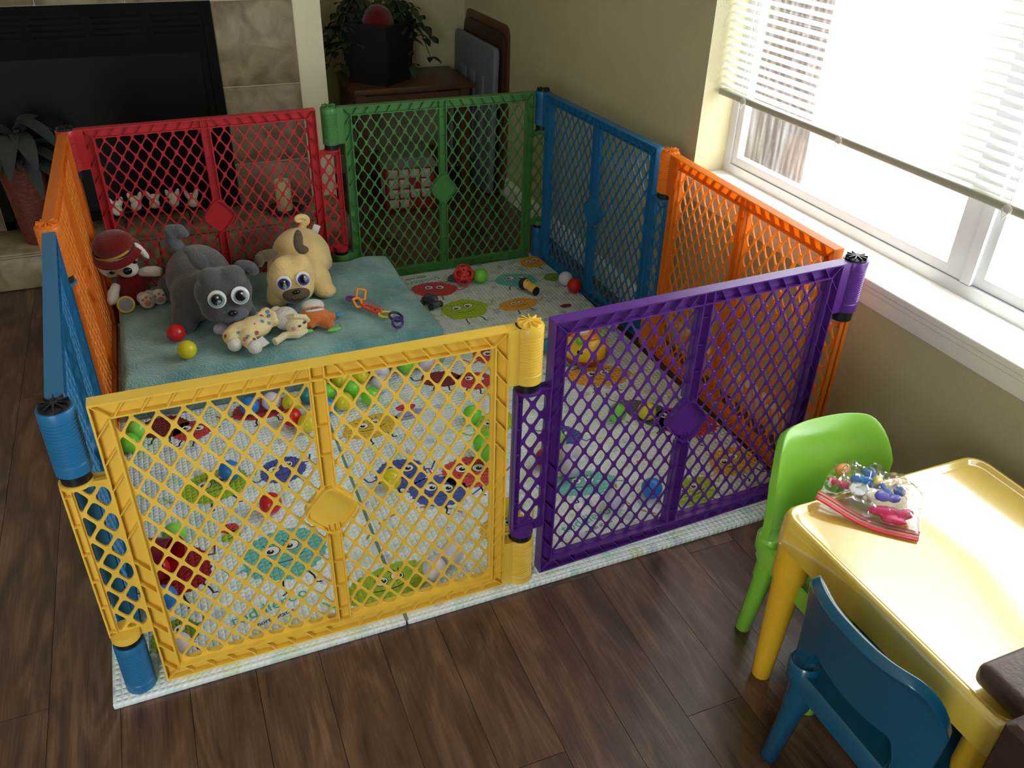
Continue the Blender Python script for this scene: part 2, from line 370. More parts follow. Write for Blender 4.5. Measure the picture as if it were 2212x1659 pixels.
def ray_hit(P, c, ang):
    dx, dy = math.cos(ang), math.sin(ang); best = None
    for i in range(len(P)):
        a, b = P[i-1], P[i]; ex, ey = b[0]-a[0], b[1]-a[1]; den = dx*ey-dy*ex
        if abs(den) < 1e-12: continue
        t = ((a[0]-c[0])*ey-(a[1]-c[1])*ex)/den; s = ((a[0]-c[0])*dy-(a[1]-c[1])*dx)/den
        if t > 1e-9 and -1e-6 <= s <= 1+1e-6 and (best is None or t > best): best = t
    return None if best is None else (c[0]+dx*best, c[1]+dy*best)
def area(P): return .5*sum(P[i-1][0]*P[i][1]-P[i][0]*P[i-1][1] for i in range(len(P)))
def lattice(mb, rect, dx, dz, cx, cz, sw, th, r, skip=None):
    """plate with rounded diamond holes; local x,z plane, thickness th along y"""
    x0, z0, x1, z1 = rect; hx, hz = dx/2, dz/2
    L = math.hypot(hx, hz); ins = sw/2/(hx*hz/L)   # fraction to shrink
    ir = (x0+.0035, z0+.0035, x1-.0035, z1-.0035)
    for i in range(int((x0-cx)/hx)-2, int((x1-cx)/hx)+3):
        for j in range(int((z0-cz)/hz)-2, int((z1-cz)/hz)+3):
            if (i+j) % 2: continue
            c = (cx+i*hx, cz+j*hz)
            outer = dedupe(clip([(c[0]-hx, c[1]), (c[0], c[1]-hz), (c[0]+hx, c[1]), (c[0], c[1]+hz)], rect))
            if len(outer) < 3 or abs(area(outer)) < 1e-7: continue
            k = 1-ins
            inner = dedupe(clip([(c[0]-hx*k, c[1]), (c[0], c[1]-hz*k), (c[0]+hx*k, c[1]), (c[0], c[1]+hz*k)], ir)) if not (skip and skip(c)) else []
            if len(inner) < 3 or abs(area(inner)) < 6e-5:
                for y, fl in ((-th/2, 0), (th/2, 1)):
                    vs = [(p[0], y, p[1]) for p in outer]; mb.add(vs, [tuple(range(len(vs))) if not fl else tuple(range(len(vs)-1, -1, -1))])
                continue
            inner = round_poly(inner, r)
            cc = (sum(p[0] for p in inner)/len(inner), sum(p[1] for p in inner)/len(inner))
            an = sorted({round(math.atan2(p[1]-cc[1], p[0]-cc[0]), 4) for p in inner+outer})
            O = [ray_hit(outer, cc, a) for a in an]; I = [ray_hit(inner, cc, a) for a in an]
            if None in O or None in I: continue
            n = len(an); y = th/2
            vs = [(p[0], -y, p[1]) for p in O]+[(p[0], -y, p[1]) for p in I]+[(p[0], y, p[1]) for p in O]+[(p[0], y, p[1]) for p in I]
            fs = []
            for q in range(n):
                w = (q+1) % n
                fs += [(q, w, w+n, q+n), (q+2*n, q+3*n, w+3*n, w+2*n), (q+n, w+n, w+3*n, q+3*n)]
            mb.add(vs, fs)
def panel_meshes():
    D = FD/2; t = .003
    f = MB()
    def ch(p, q, w, tt=t, d=FD): f.bar((p[0], 0, p[1]), (q[0], 0, q[1]), tt, d)
    # web ring (mid plane) + outer and inner walls
    f.box((U0+t, -.0015, t), (U1-t, .0015, FW)).box((U0+t, -.0015, PH-FW), (U1-t, .0015, PH-t))
    f.box((U0+t, -.0015, FW), (U0+FW, .0015, PH-FW)).box((U1-FW, -.0015, FW), (U1-t, .0015, PH-FW))
    f.box((U0, -D, PH-t), (U1, D, PH)).box((U0, -D, 0), (U1, D, t)).box((U0, -D, t), (U0+t, D, PH-t)).box((U1-t, -D, t), (U1, D, PH-t))
    a, b, c, d = U0+FW, U1-FW, FW, PH-FW
    f.box((a-t, -D, d-t/2), (b+t, D, d+t/2)).box((a-t, -D, c-t/2), (b+t, D, c+t/2)).box((a-t, -D, c), (a, D, d)).box((b, -D, c), (b+t, D, d))
    um = (U0+U1)/2; MW = .024
    f.box((um-MW/2, -.0015, c), (um+MW/2, .0015, d))
    for za, zb in ((c, PH/2-.060), (PH/2+.060, d)): f.box((um-MW/2-t/2, -D, za), (um-MW/2+t/2, D, zb)).box((um+MW/2-t/2, -D, za), (um+MW/2+t/2, D, zb))
    f.box((um-MW/2-t/2, -D, d), (um-MW/2+t/2, D, PH-t)).box((um+MW/2-t/2, -D, d), (um+MW/2+t/2, D, PH-t))
    rt = .0016
    def rib(p, q): f.bar((p[0], 0, p[1]), (q[0], 0, q[1]), rt, FD-.002)
    for (p, q) in (((U0+t, PH-t), (a, d)), ((U1-t, PH-t), (b, d)), ((U0+t, t), (a, c)), ((U1-t, t), (b, c))): rib(p, q)
    n = 8; sp = (um-MW/2-a)/n
    for k in range(n):
        u = a+sp*(k+.6); rib((u, PH-t), (u-.018, d)); rib((u, t), (u-.018, c))
        u = U0+U1-u; rib((u, PH-t), (u+.018, d)); rib((u, t), (u+.018, c))
    nz = 11; sz = (d-c)/nz
    for k in range(nz):
        z = c+sz*(k+.35); s = .03 if k > nz/2 else -.03
        if abs(z+s/2-PH/2) < .02: s = 0
        rib((U0+t, z), (a-t, z+s)); rib((U1-t, z), (b+t, z+s))
    for k in range(9):
        z = c+(d-c)*(k+.5)/9
        if abs(z-PH/2) > .07: f.bar((um-MW/2, 0, z), (um+MW/2, 0, z), rt, FD*.7)
    lt = MB(); dx, dz = .0405, .0605
    em = lambda p: abs(p[0]-um)/.062+abs(p[1]-PH/2)/.075 < .8
    lattice(lt, (a, c, um-MW/2, d), dx, dz, a+.009, d-.012, .0036, .0042, .010, em)
    lattice(lt, (um+MW/2, c, b, d), dx, dz, b-.009, d-.012, .0036, .0042, .010, em)
    pl = MB(); dia = [(um-.058, PH/2), (um, PH/2-.066), (um+.058, PH/2), (um, PH/2+.066)]
    P = round_poly(dia, .024, 5); Q = round_poly([(um+(x-um)*.93, PH/2+(z-PH/2)*.93) for x, z in dia], .022, 5)
    n = len(P); T = .0125
    for sgn in (-1, 1):
        vs = [(x, sgn*T, z) for x, z in P]+[(x, sgn*T, z) for x, z in Q]+[(x, sgn*.004, z) for x, z in Q]
        fs = []
        for i in range(n):
            j = (i+1) % n
            fs += [(i, j, j+n, i+n), (i+n, j+n, j+2*n, i+2*n)] if sgn < 0 else [(j, i, i+n, j+n), (j+n, i+n, i+2*n, j+2*n)]
        fs.append(tuple(range(2*n, 3*n)) if sgn < 0 else tuple(range(3*n-1, 2*n-1, -1)))
        pl.add(vs, fs)
    pl.add([(x, -T, z) for x, z in P]+[(x, T, z) for x, z in P], [(j, i, i+n, j+n) for i in range(n) for j in [(i+1) % n]])
    for s in (-.011, 0, .011):
        pl.box((um+s-.0008, -.0095, PH/2-.058+abs(s)*.8), (um+s+.0008, -.004, PH/2-.036))
    # hinge knuckle (top): cylinder with ring ribs and bracket; centre at u=PL
    def knuckle():
        k = MB(); prof = [(.0275, 0), (.0285, .001)]; z = .022
        prof += [(.0285, .02)]
        while z < .108: prof += [(.0268, z), (.0268, z+.0025), (.0285, z+.003), (.0285, z+.0052)]; z += .0062
        prof += [(.0285, .122), (.0275, .124)]
        k.lathe(prof, 28)
        k.box((-PL+U1-.001, -D, .0), (-.022, -D+.003, .124)).box((-PL+U1-.001, D-.003, 0), (-.022, D, .124))
        for zz in (0, .03, .06, .09, .121): k.box((-PL+U1-.001, -D+.002, zz), (-.015, D-.002, zz+.003))
        return k
    kn = knuckle()
    cap = MB().lathe([(.024, 0), (.024, .003), (.02, .005)], 24)
    for q in range(10):
        an = 2*PI*q/10; M = Matrix.Rotation(an, 4, 'Z'); cap.box((.006, -.0011, .003), (.0235, .0011, .0095), 0, M)
    cap.lathe([(.007, .003), (.007, .008), (.005, .009)], 12)
    col_ = MB().lathe([(.0245, -.024), (.0245, .0)], 20)
    # flange with lattice at the other end
    g = MB(); z0, z1 = .135, .514; ue = -.026
    lattice(g, (ue+.013, z0+.02, U0, z1-.012), .0405, .0585, ue+.02, z0+.045, .0055, .0045, .009)
    g.box((ue, -.0025, z0), (ue+.013, .0025, z1)).box((ue, -.0025, z0), (U0, .0025, z0+.02)).box((ue, -.0025, z1-.012), (U0, .0025, z1))
    g.box((ue, -.012, z0+.02), (ue+.0025, .012, z1)).box((ue, -.012, z1-.0025), (U0, .012, z1)).box((ue+.0125, -.008, z0+.02), (ue+.014, .008, z1))
    g.lathe([(.024, 0), (.027, .004), (.027, .02), (.024, .02)], 24, M=Matrix.Translation((0, 0, z0)))
    g.lathe([(.025, 0), (.0275, .001), (.0275, .006), (.025, .007)], 24, M=Matrix.Translation((0, 0, z1-.003)))
    for k in range(6):
        z = z0+.03+k*.065; g.box((ue, -.0115, z), (ue+.013, .0115, z+.0015))
    return dict(frame=f, lattice=lt, emblem_plate=pl, knuckle=kn, cap=cap, collar=col_, flange=g)
PM = panel_meshes()
base = {k: v.mesh(k, black_m, k in ('knuckle', 'cap', 'collar', 'emblem_plate'), 35) for k, v in PM.items()}
PC = dict(yellow=mat('yellow_plastic', sr(238, 198, 76), .38, trans=.10, var=.04, vscale=5),
          purple=mat('purple_plastic', sr(86, 40, 130), .3, trans=.08),
          orange=mat('orange_plastic', sr(232, 142, 54), .38, trans=.5, tcol=(1, .5, .04)),
          blue=mat('blue_plastic', sr(36, 112, 162), .38, trans=.14),
          green=mat('green_plastic', sr(70, 128, 66), .4, trans=.12),
          red=mat('red_plastic', sr(184, 40, 50), .4, trans=.12))
def colmesh(key, color):
    k = (key, color)
    if k not in CM:
        me = base[key].copy(); me.materials.clear(); me.materials.append(PC[color]); CM[k] = me
    return CM[k]
CM = {}
def make_panel(i, j, color, label, capcolor):
    """flange end at post i, knuckle end at post j"""
    pi_ = (Vector(PT[i])+Vector(PB[i]))/2; pj = (Vector(PT[j])+Vector(PB[j]))/2
    bi, bj = Vector((*PB[i], ZB)), Vector((*PB[j], ZB)); ti, tj = Vector((*PT[i], ZB+PH)), Vector((*PT[j], ZB+PH))
    o = (bi+bj)/2; x = ((bj-bi)+(tj-ti)).normalized(); up = ((ti-bi)+(tj-bj)); up = (up-x*up.dot(x)).normalized(); y = up.cross(x)
    M = Matrix((x, y, up)).transposed().to_4x4(); M.translation = (bi+bj)/2-x*PL/2
    t = thing('playard_panel', label, 'playpen panel', group='playpen panels in a ring'); t.matrix_world = M
    obj('frame', colmesh('frame', color), t); obj('lattice', colmesh('lattice', color), t)
    e = obj('emblem_plate', colmesh('emblem_plate', color), t)
    obj('flange', colmesh('flange', color), t)
    a = obj('hinge_knuckle', colmesh('knuckle', color), t, (PL, 0, PH-.124))
    obj('hinge_knuckle', colmesh('knuckle', color), t, (PL, 0, 0))
    c = obj('post_cap', base['cap'] if capcolor == 'black' else colmesh('cap', capcolor), t, (PL, 0, PH))
    if capcolor == 'black': c['label'] = 'black ribbed cap'
    cc = obj('collar', base['collar'], t, (PL, 0, PH-.124)); cc['label'] = 'black collar under the hinge'
    obj('collar', base['collar'], t, (PL, 0, .137))['label'] = 'black collar above the lower hinge'
make_panel(0, 1, 'yellow', 'yellow lattice playpen panel at the front left', 'yellow')
make_panel(1, 2, 'purple', 'purple lattice playpen panel at the front right by the green chair', 'black')
make_panel(2, 3, 'orange', 'bright orange lattice playpen panel below the window sill', 'orange')
make_panel(3, 4, 'blue', 'blue lattice playpen panel against the right wall near the corner', 'black')
make_panel(4, 5, 'green', 'green lattice playpen panel at the back before the side table', 'green')
make_panel(5, 6, 'red', 'red lattice playpen panel in front of the fireplace', 'black')
make_panel(6, 7, 'orange', 'orange lattice playpen panel at the back left seen edge on', 'orange')
make_panel(7, 0, 'blue', 'blue lattice playpen panel at the front left side seen edge on', 'black')

# ------------------------------------------------------------------ play mat
def mat_material(name, cols, base_c, emboss=True):
    m = bpy.data.materials.new(name); m.use_nodes = True; N = m.node_tree.nodes; L = m.node_tree.links; b = N['Principled BSDF']
    tc = N.new('ShaderNodeTexCoord'); prev = None
    if cols:
        for k, (c, sc, th) in enumerate(cols):
            v = N.new('ShaderNodeTexVoronoi'); v.voronoi_dimensions = '2D'; v.inputs['Scale'].default_value = sc; v.inputs['Randomness'].default_value = .9
            mp = N.new('ShaderNodeMapping'); mp.inputs['Location'].default_value = (k*3.7, k*1.9, 0); L.new(tc.outputs['Object'], mp.inputs[0]); L.new(mp.outputs[0], v.inputs['Vector'])
            r = N.new('ShaderNodeMapRange'); r.inputs[1].default_value = th; r.inputs[2].default_value = th*.75; L.new(v.outputs['Distance'], r.inputs[0])
            mul = N.new('ShaderNodeMath'); mul.operation = 'MULTIPLY'; L.new(r.outputs[0], mul.inputs[0])
            wn = N.new('ShaderNodeSeparateColor'); L.new(v.outputs['Color'], wn.inputs[0])
            gt = N.new('ShaderNodeMath'); gt.operation = 'MULTIPLY'; gt.inputs[1].default_value = .8; L.new(wn.outputs[0], gt.inputs[0]); L.new(gt.outputs[0], mul.inputs[1])
            mx = N.new('ShaderNodeMix'); mx.data_type = 'RGBA'; mx.inputs[7].default_value = (*c, 1); L.new(mul.outputs[0], mx.inputs[0])
            if prev: L.new(prev.outputs[2], mx.inputs[6])
            else: mx.inputs[6].default_value = (*base_c, 1)
            prev = mx
        L.new(prev.outputs[2], b.inputs['Base Color'])
    else: b.inputs['Base Color'].default_value = (*base_c, 1)
    b.inputs['Roughness'].default_value = .38
    if emboss:
        sx = N.new('ShaderNodeSeparateXYZ'); geo = N.new('ShaderNodeNewGeometry'); L.new(geo.outputs['Position'], sx.inputs[0])
        hs = []
        for ax in (0, 1):
            a = N.new('ShaderNodeMath'); a.operation = 'MULTIPLY'; a.inputs[1].default_value = PI/.0135; L.new(sx.outputs[ax], a.inputs[0])
            s = N.new('ShaderNodeMath'); s.operation = 'SINE'; L.new(a.outputs[0], s.inputs[0])
            ab = N.new('ShaderNodeMath'); ab.operation = 'ABSOLUTE'; L.new(s.outputs[0], ab.inputs[0]); hs.append(ab)
        mn = N.new('ShaderNodeMath'); mn.operation = 'MINIMUM'; L.new(hs[0].outputs[0], mn.inputs[0]); L.new(hs[1].outputs[0], mn.inputs[1])
        bp = N.new('ShaderNodeBump'); bp.inputs['Strength'].default_value = .75; bp.inputs['Distance'].default_value = .0028; L.new(mn.outputs[0], bp.inputs['Height']); L.new(bp.outputs[0], b.inputs['Normal'])
    return m
MT = ZB
mat_m = mat_material('play_mat_print', [(sr(196, 226, 220), 22, .42), (sr(212, 228, 190), 15, .34), (sr(184, 186, 216), 13, .2), (sr(232, 242, 238), 30, .3)], sr(238, 248, 250))
pmat = MB().prism([(-.868, -.036), (-.281, -.036), (-.279, 1.69), (-.868, 1.69)], 0.0005, MT).prism([(-.277, -.036), (.79, -.030), (.79, 1.69), (-.277, 1.69)], 0.0005, MT)
pmat = tag(bevel(pmat.build('play_mat', mat_m), .003, 2), 'white foam play mat printed with fuzzy cartoon monsters', 'play mat')
MB().flat([(-.283, -.035), (-.275, -.035), (-.277, 1.6), (-.281, 1.6)], MT+.0003).build('fold_seam', mat('seam_green', sr(110, 135, 105), .6), pmat)
pcol = dict(red=sr(196, 62, 70), dred=sr(120, 34, 40), crimson=sr(150, 20, 34), green=sr(160, 190, 50), dgreen=sr(130, 150, 40), blue=sr(70, 84, 165), teal=sr(110, 190, 182), yellow=sr(216, 178, 60), orange=sr(222, 160, 50), grey=sr(92, 96, 112), lilac=sr(160, 160, 205))
pmt = {k: mat_material('print_'+k, None, v) for k, v in pcol.items()}
wh = mat('print_white', sr(240, 240, 236), .4); bk = mat('print_black', sr(25, 25, 28), .4)
def monster(cx, cy, rx, ry, col, rot=0, eyes=2, er=.016, eo=(0, .25), legs=True, fuzz=.05, seed=0, look=(.3, 0), lobes=0, grp=None, brow=True):
    R = random.Random(seed); mb = MB(); n = 56
    def T(x, y): return (cx+x*math.cos(rot)-y*math.sin(rot), cy+x*math.sin(rot)+y*math.cos(rot))
    pts = []
    for k in range(n):
        a = 2*PI*k/n; s = 1+(fuzz if k % 2 else -fuzz*.4)*R.uniform(.4, 1)+lobes*math.sin(5*a+seed)
        pts.append(T(rx*s*math.cos(a), ry*s*math.sin(a)))
    mb.add([(cx, cy, MT+.0005)]+[(x, y, MT+.0005) for x, y in pts], [(0, 1+k, 1+(k+1) % n) for k in range(n)], 0)
    def strip(path, w, z, mi):
        vs = []; P = [Vector(p) for p in path]
        for i, p in enumerate(P):
            d = P[min(i+1, len(P)-1)]-P[max(i-1, 0)]; d.normalize(); q = Vector((-d.y, d.x))*w/2; vs += [(p.x+q.x, p.y+q.y, z), (p.x-q.x, p.y-q.y, z)]
        mb.add(vs, [(2*i, 2*i+1, 2*i+3, 2*i+2) for i in range(len(P)-1)], mi)
    if legs:
        for s in (-1, 1):
            strip([T(s*rx*.3, -ry*.9), T(s*rx*.38, -ry*1.2), T(s*rx*.36, -ry*1.45), T(s*rx*.48, -ry*1.5)], .0045, MT+.0004, 2)
            strip([T(s*rx*.9, 0), T(s*rx*1.2, -ry*.15), T(s*rx*1.35, ry*.1*s), T(s*rx*1.5, ry*.35)], .005, MT+.0004, 0)
    def disc(x, y, r, z, mi, sq=1, n=18):
        p = [(x+r*math.cos(2*PI*k/n), y+r*sq*math.sin(2*PI*k/n)) for k in range(n)]; mb.flat([T(*q) for q in p], z, mi)
    sp = er*1.35
    for e in range(eyes):
        ex = (e-(eyes-1)/2)*2*sp+eo[0]*rx; ey = eo[1]*ry+(R.random()-.5)*.2*er
        disc(ex, ey, er*1.12, MT+.0007, 2, .9); disc(ex, ey, er, MT+.0009, 1, .9); disc(ex+look[0]*er, ey+look[1]*er, er*.5, MT+.0011, 2, .9); disc(ex+look[0]*er+er*.15, ey+look[1]*er+er*.2, er*.15, MT+.0013, 1)
        if brow:
            for b in (-.6, 0, .6): strip([T(ex+b*er, ey+er*1.1), T(ex+b*er*1.5, ey+er*1.6)], .0022, MT+.0008, 2)
    strip([T(-rx*.45, -ry*.15), T(-rx*.2, -ry*.3), T(rx*.1, -ry*.33), T(rx*.45, -ry*.18)], .0022, MT+.0008, 2)
    o = mb.build('printed_monster', [pmt[col], wh, bk], pmat); return o
for k, a in enumerate([
    (.277, 1.492, .085, .06, 'red', -.3), (.33, 1.30, .085, .075, 'green', .1), (.53, 1.27, .075, .045, 'orange', .1), (.60, 1.465, .08, .06, 'teal', -.3),
    (.42, 1.56, .07, .045, 'grey', .2), (.735, 1.60, .06, .05, 'orange', .4), (.75, 1.44, .04, .035, 'dgreen', .3), (.58, .72, .10, .062, 'orange', -.2),
    (.83, .5, .0, .0, 'red', 0), (.70, .40, .09, .075, 'red', -.5), (.635, .46, .12, .055, 'grey', -1.0), (.72, .19, .075, .055, 'yellow', .3), (.545, .12, .075, .05, 'green', .2),
    (.32, .96, .075, .075, 'red', .2), (.10, .875, .065, .045, 'dred', -.3), (.195, .83, .06, .05, 'red', -.4), (-.17, .70, .085, .055, 'yellow', .2),
    (-.15, .46, .068, .062, 'blue', 0), (-.08, .355, .075, .06, 'blue', -.4), (.025, .40, .075, .065, 'red', -.3), (.03, .165, .065, .05, 'yellow', .2),
    (-.28, .085, .105, .055, 'green', .15), (-.49, .265, .095, .085, 'teal', .15), (-.44, .585, .06, .055, 'blue', .3), (-.615, .58, .085, .065, 'green', .2),
    (-.73, .30, .075, .085, 'crimson', .4), (-.72, .90, .065, .055, 'dred', -.2), (-.65, .855, .05, .05, 'red', -.3), (-.45, .90, .085, .055, 'red', .1),
    (-.745, .10, .05, .045, 'dgreen', .4), (.17, .59, .07, .05, 'green', .3), (.33, .47, .06, .045, 'blue', -.7), (.29, .25, .09, .05, 'teal', -.2),
    (-.05, .72, .045, .025, 'lilac', .2), (.62, .90, .05, .035, 'lilac', 0), (-.60, .40, .022, .018, 'red', 0), (-.60, .37, .024, .018, 'green', .4), (.69, 1.20, .022, .014, 'dred', 0), (-.05, .76, .03, .018, 'red', 0)]):
    if a[2] < .01: continue
    sm_ = a[2] < .046
    monster(a[0], a[1], a[2], a[3], a[4], a[5], eyes=0 if (sm_ or a[4] in ('dred', 'crimson')) else 2, er=min(.017, a[3]*.26), legs=not sm_, fuzz=.06 if not sm_ else .03, seed=k, look=(random.uniform(-.3, .3), -.1), lobes=.03)
tm = mat('logo_teal', sr(70, 175, 160), .5)
for (x, y, r) in ((-.545, .098, .2), (.245, .108, .2), (.24, 1.585, PI+.1), (.50, .80, .3)):
    text_mesh('toddleroo', .042, tm, pmat, (x, y, MT+.0006), (0, 0, r)); text_mesh('north states', .017, bk, pmat, (x+.028*math.sin(r), y-.028*math.cos(r), MT+.0006), (0, 0, r))
# printed dashed trail and a black wreath ring
tr = MB()
for c, a0, a1 in (((.47, .17, .11), 1.2, 4.6), ((-.17, .16, .15), -.5, 2.6)):
    n = 16
    for k in range(n):
        if k % 3 == 2: continue
        A = a0+(a1-a0)*k/n; B = a0+(a1-a0)*(k+.8)/n; r = c[2]
        tr.flat([(c[0]+r*math.cos(A), c[1]+r*math.sin(A)), (c[0]+(r+.006)*math.cos(A), c[1]+(r+.006)*math.sin(A)), (c[0]+(r+.006)*math.cos(B), c[1]+(r+.006)*math.sin(B)), (c[0]+r*math.cos(B), c[1]+r*math.sin(B))], MT+.0004)
tr.build('printed_trail', mat('print_brown', sr(180, 130, 60), .5), pmat)
rg = MB(); n = 40; cx, cy = .655, .885
vs = []
for k in range(n):
    a = 2*PI*k/n; w = .003*math.sin(7*a)
    vs += [(cx+(.045+w)*math.cos(a), cy+(.035+w)*math.sin(a), MT+.001), (cx+(.03-w)*math.cos(a), cy+(.021-w)*math.sin(a), MT+.001)]
rg.add(vs, [(2*k, 2*((k+1) % n), 2*((k+1) % n)+1, 2*k+1) for k in range(n)]); rg.build('printed_ring', mat('print_ink', sr(40, 40, 62), .5), pmat)

# ------------------------------------------------------------------ mattress, sheet, towel
TZ = .14
MX0, MX1, MY0, MY1 = -.80, .105, .985, 1.58
mt_ = bevel(MB().box((MX0, MY0, MT+.001), (MX1, MY1, TZ-.018)).build('floor_mattress', mat('sheet_white', sr(225, 226, 232), .8, bump=.3, bscale=20)), .03, 4)
tag(mt_, 'white sheeted low mattress under the teal towel', 'mattress')
def terry(name, c, c2):
    m = bpy.data.materials.new(name); m.use_nodes = True; N = m.node_tree.nodes; L = m.node_tree.links; b = N['Principled BSDF']
    tc = N.new('ShaderNodeTexCoord'); n = N.new('ShaderNodeTexNoise'); n.inputs['Scale'].default_value = 6; n.inputs['Detail'].default_value = 6; L.new(tc.outputs['Object'], n.inputs[0])
    cr = N.new('ShaderNodeValToRGB'); e = cr.color_ramp.elements; e[0].position = .38; e[0].color = (*c, 1); e[1].position = .62; e[1].color = (*c2, 1); L.new(n.outputs[0], cr.inputs[0]); L.new(cr.outputs[0], b.inputs['Base Color'])
    n2 = N.new('ShaderNodeTexNoise'); n2.inputs['Scale'].default_value = 170; n2.inputs['Detail'].default_value = 2; L.new(tc.outputs['Object'], n2.inputs[0])
    bp = N.new('ShaderNodeBump'); bp.inputs['Strength'].default_value = 1; bp.inputs['Distance'].default_value = .006; L.new(n2.outputs[0], bp.inputs['Height']); L.new(bp.outputs[0], b.inputs['Normal'])
    b.inputs['Roughness'].default_value = .95; b.inputs['Sheen Weight'].default_value = .4; b.inputs['Specular IOR Level'].default_value = .1
    return m
towel_m = terry('teal_terry', sr(84, 138, 142), sr(140, 182, 176))
def towel():
    nx, ny = 110, 80; x0, x1 = MX0-.02, MX1+.035; y0, y1 = MY0-.028, MY1+.01; vs = []; fs = []
    for j in range(ny+1):
        for i in range(nx+1):
            x = x0+(x1-x0)*i/nx; y = y0+(y1-y0)*j/ny
            e = min(x-x0, (x1+.06*max(0, (1.35-y)))-x if True else 0, y-y0, (y1-y)*3+.02)
            nz = noise.noise(Vector((x*5, y*7, 3)))*.009+noise.noise(Vector((x*16, y*12, 1)))*.005
            rr = .03; t = max(0, min(1, e/rr)); drop = (1-math.sqrt(max(0, 1-(1-t)**2)))
            lo = MT+.006 + (.012 if i == nx else 0)
            if i/nx > .97 and y > 1.05: lo = .05
            z = TZ+nz*t - drop*(TZ-lo)
            if x > .0: z += .004*math.sin(y*40+x*30)*t
            vs.append((x+noise.noise(Vector((y*9, 0, 0)))*.006*(1 if i > nx*.9 else 0), y+noise.noise(Vector((x*8, 2, 0)))*.006*(1 if j < ny*.1 else 0), z))
    for j in range(ny):
        for i in range(nx): a = j*(nx+1)+i; fs.append((a, a+1, a+nx+2, a+nx+1))
    o = MB().add(vs, fs).build('towel', towel_m, smooth=True, angle=180)
    s = o.modifiers.new('solid', 'SOLIDIFY'); s.thickness = .006; s.offset = -1
    return tag(o, 'teal terry towel spread over the mattress', 'towel')
towel()
# bunched sheet corner hanging beside the towel
sh = MB(); n = 20; vs = []
for j in range(n+1):
    t = j/n; y = 1.02+t*.46
    for i in range(7):
        s = i/6; vs.append((.115+s*.055*(1-.4*t)+.004*math.sin(t*22), y, MT+.004+(.085*(1-s)**1.5)*(1-.2*math.sin(t*9)**2)))
fs = [(j*7+i, j*7+i+1, (j+1)*7+i+1, (j+1)*7+i) for j in range(n) for i in range(6)]
so_ = sh.add(vs, fs).build('bunched_sheet', mat('sheet_lilac', sr(218, 220, 232), .8), smooth=True, angle=180)
so_.modifiers.new('solid', 'SOLIDIFY').thickness = .004
tag(so_, 'pale lilac sheet edge sticking out right of the towel', 'sheet')

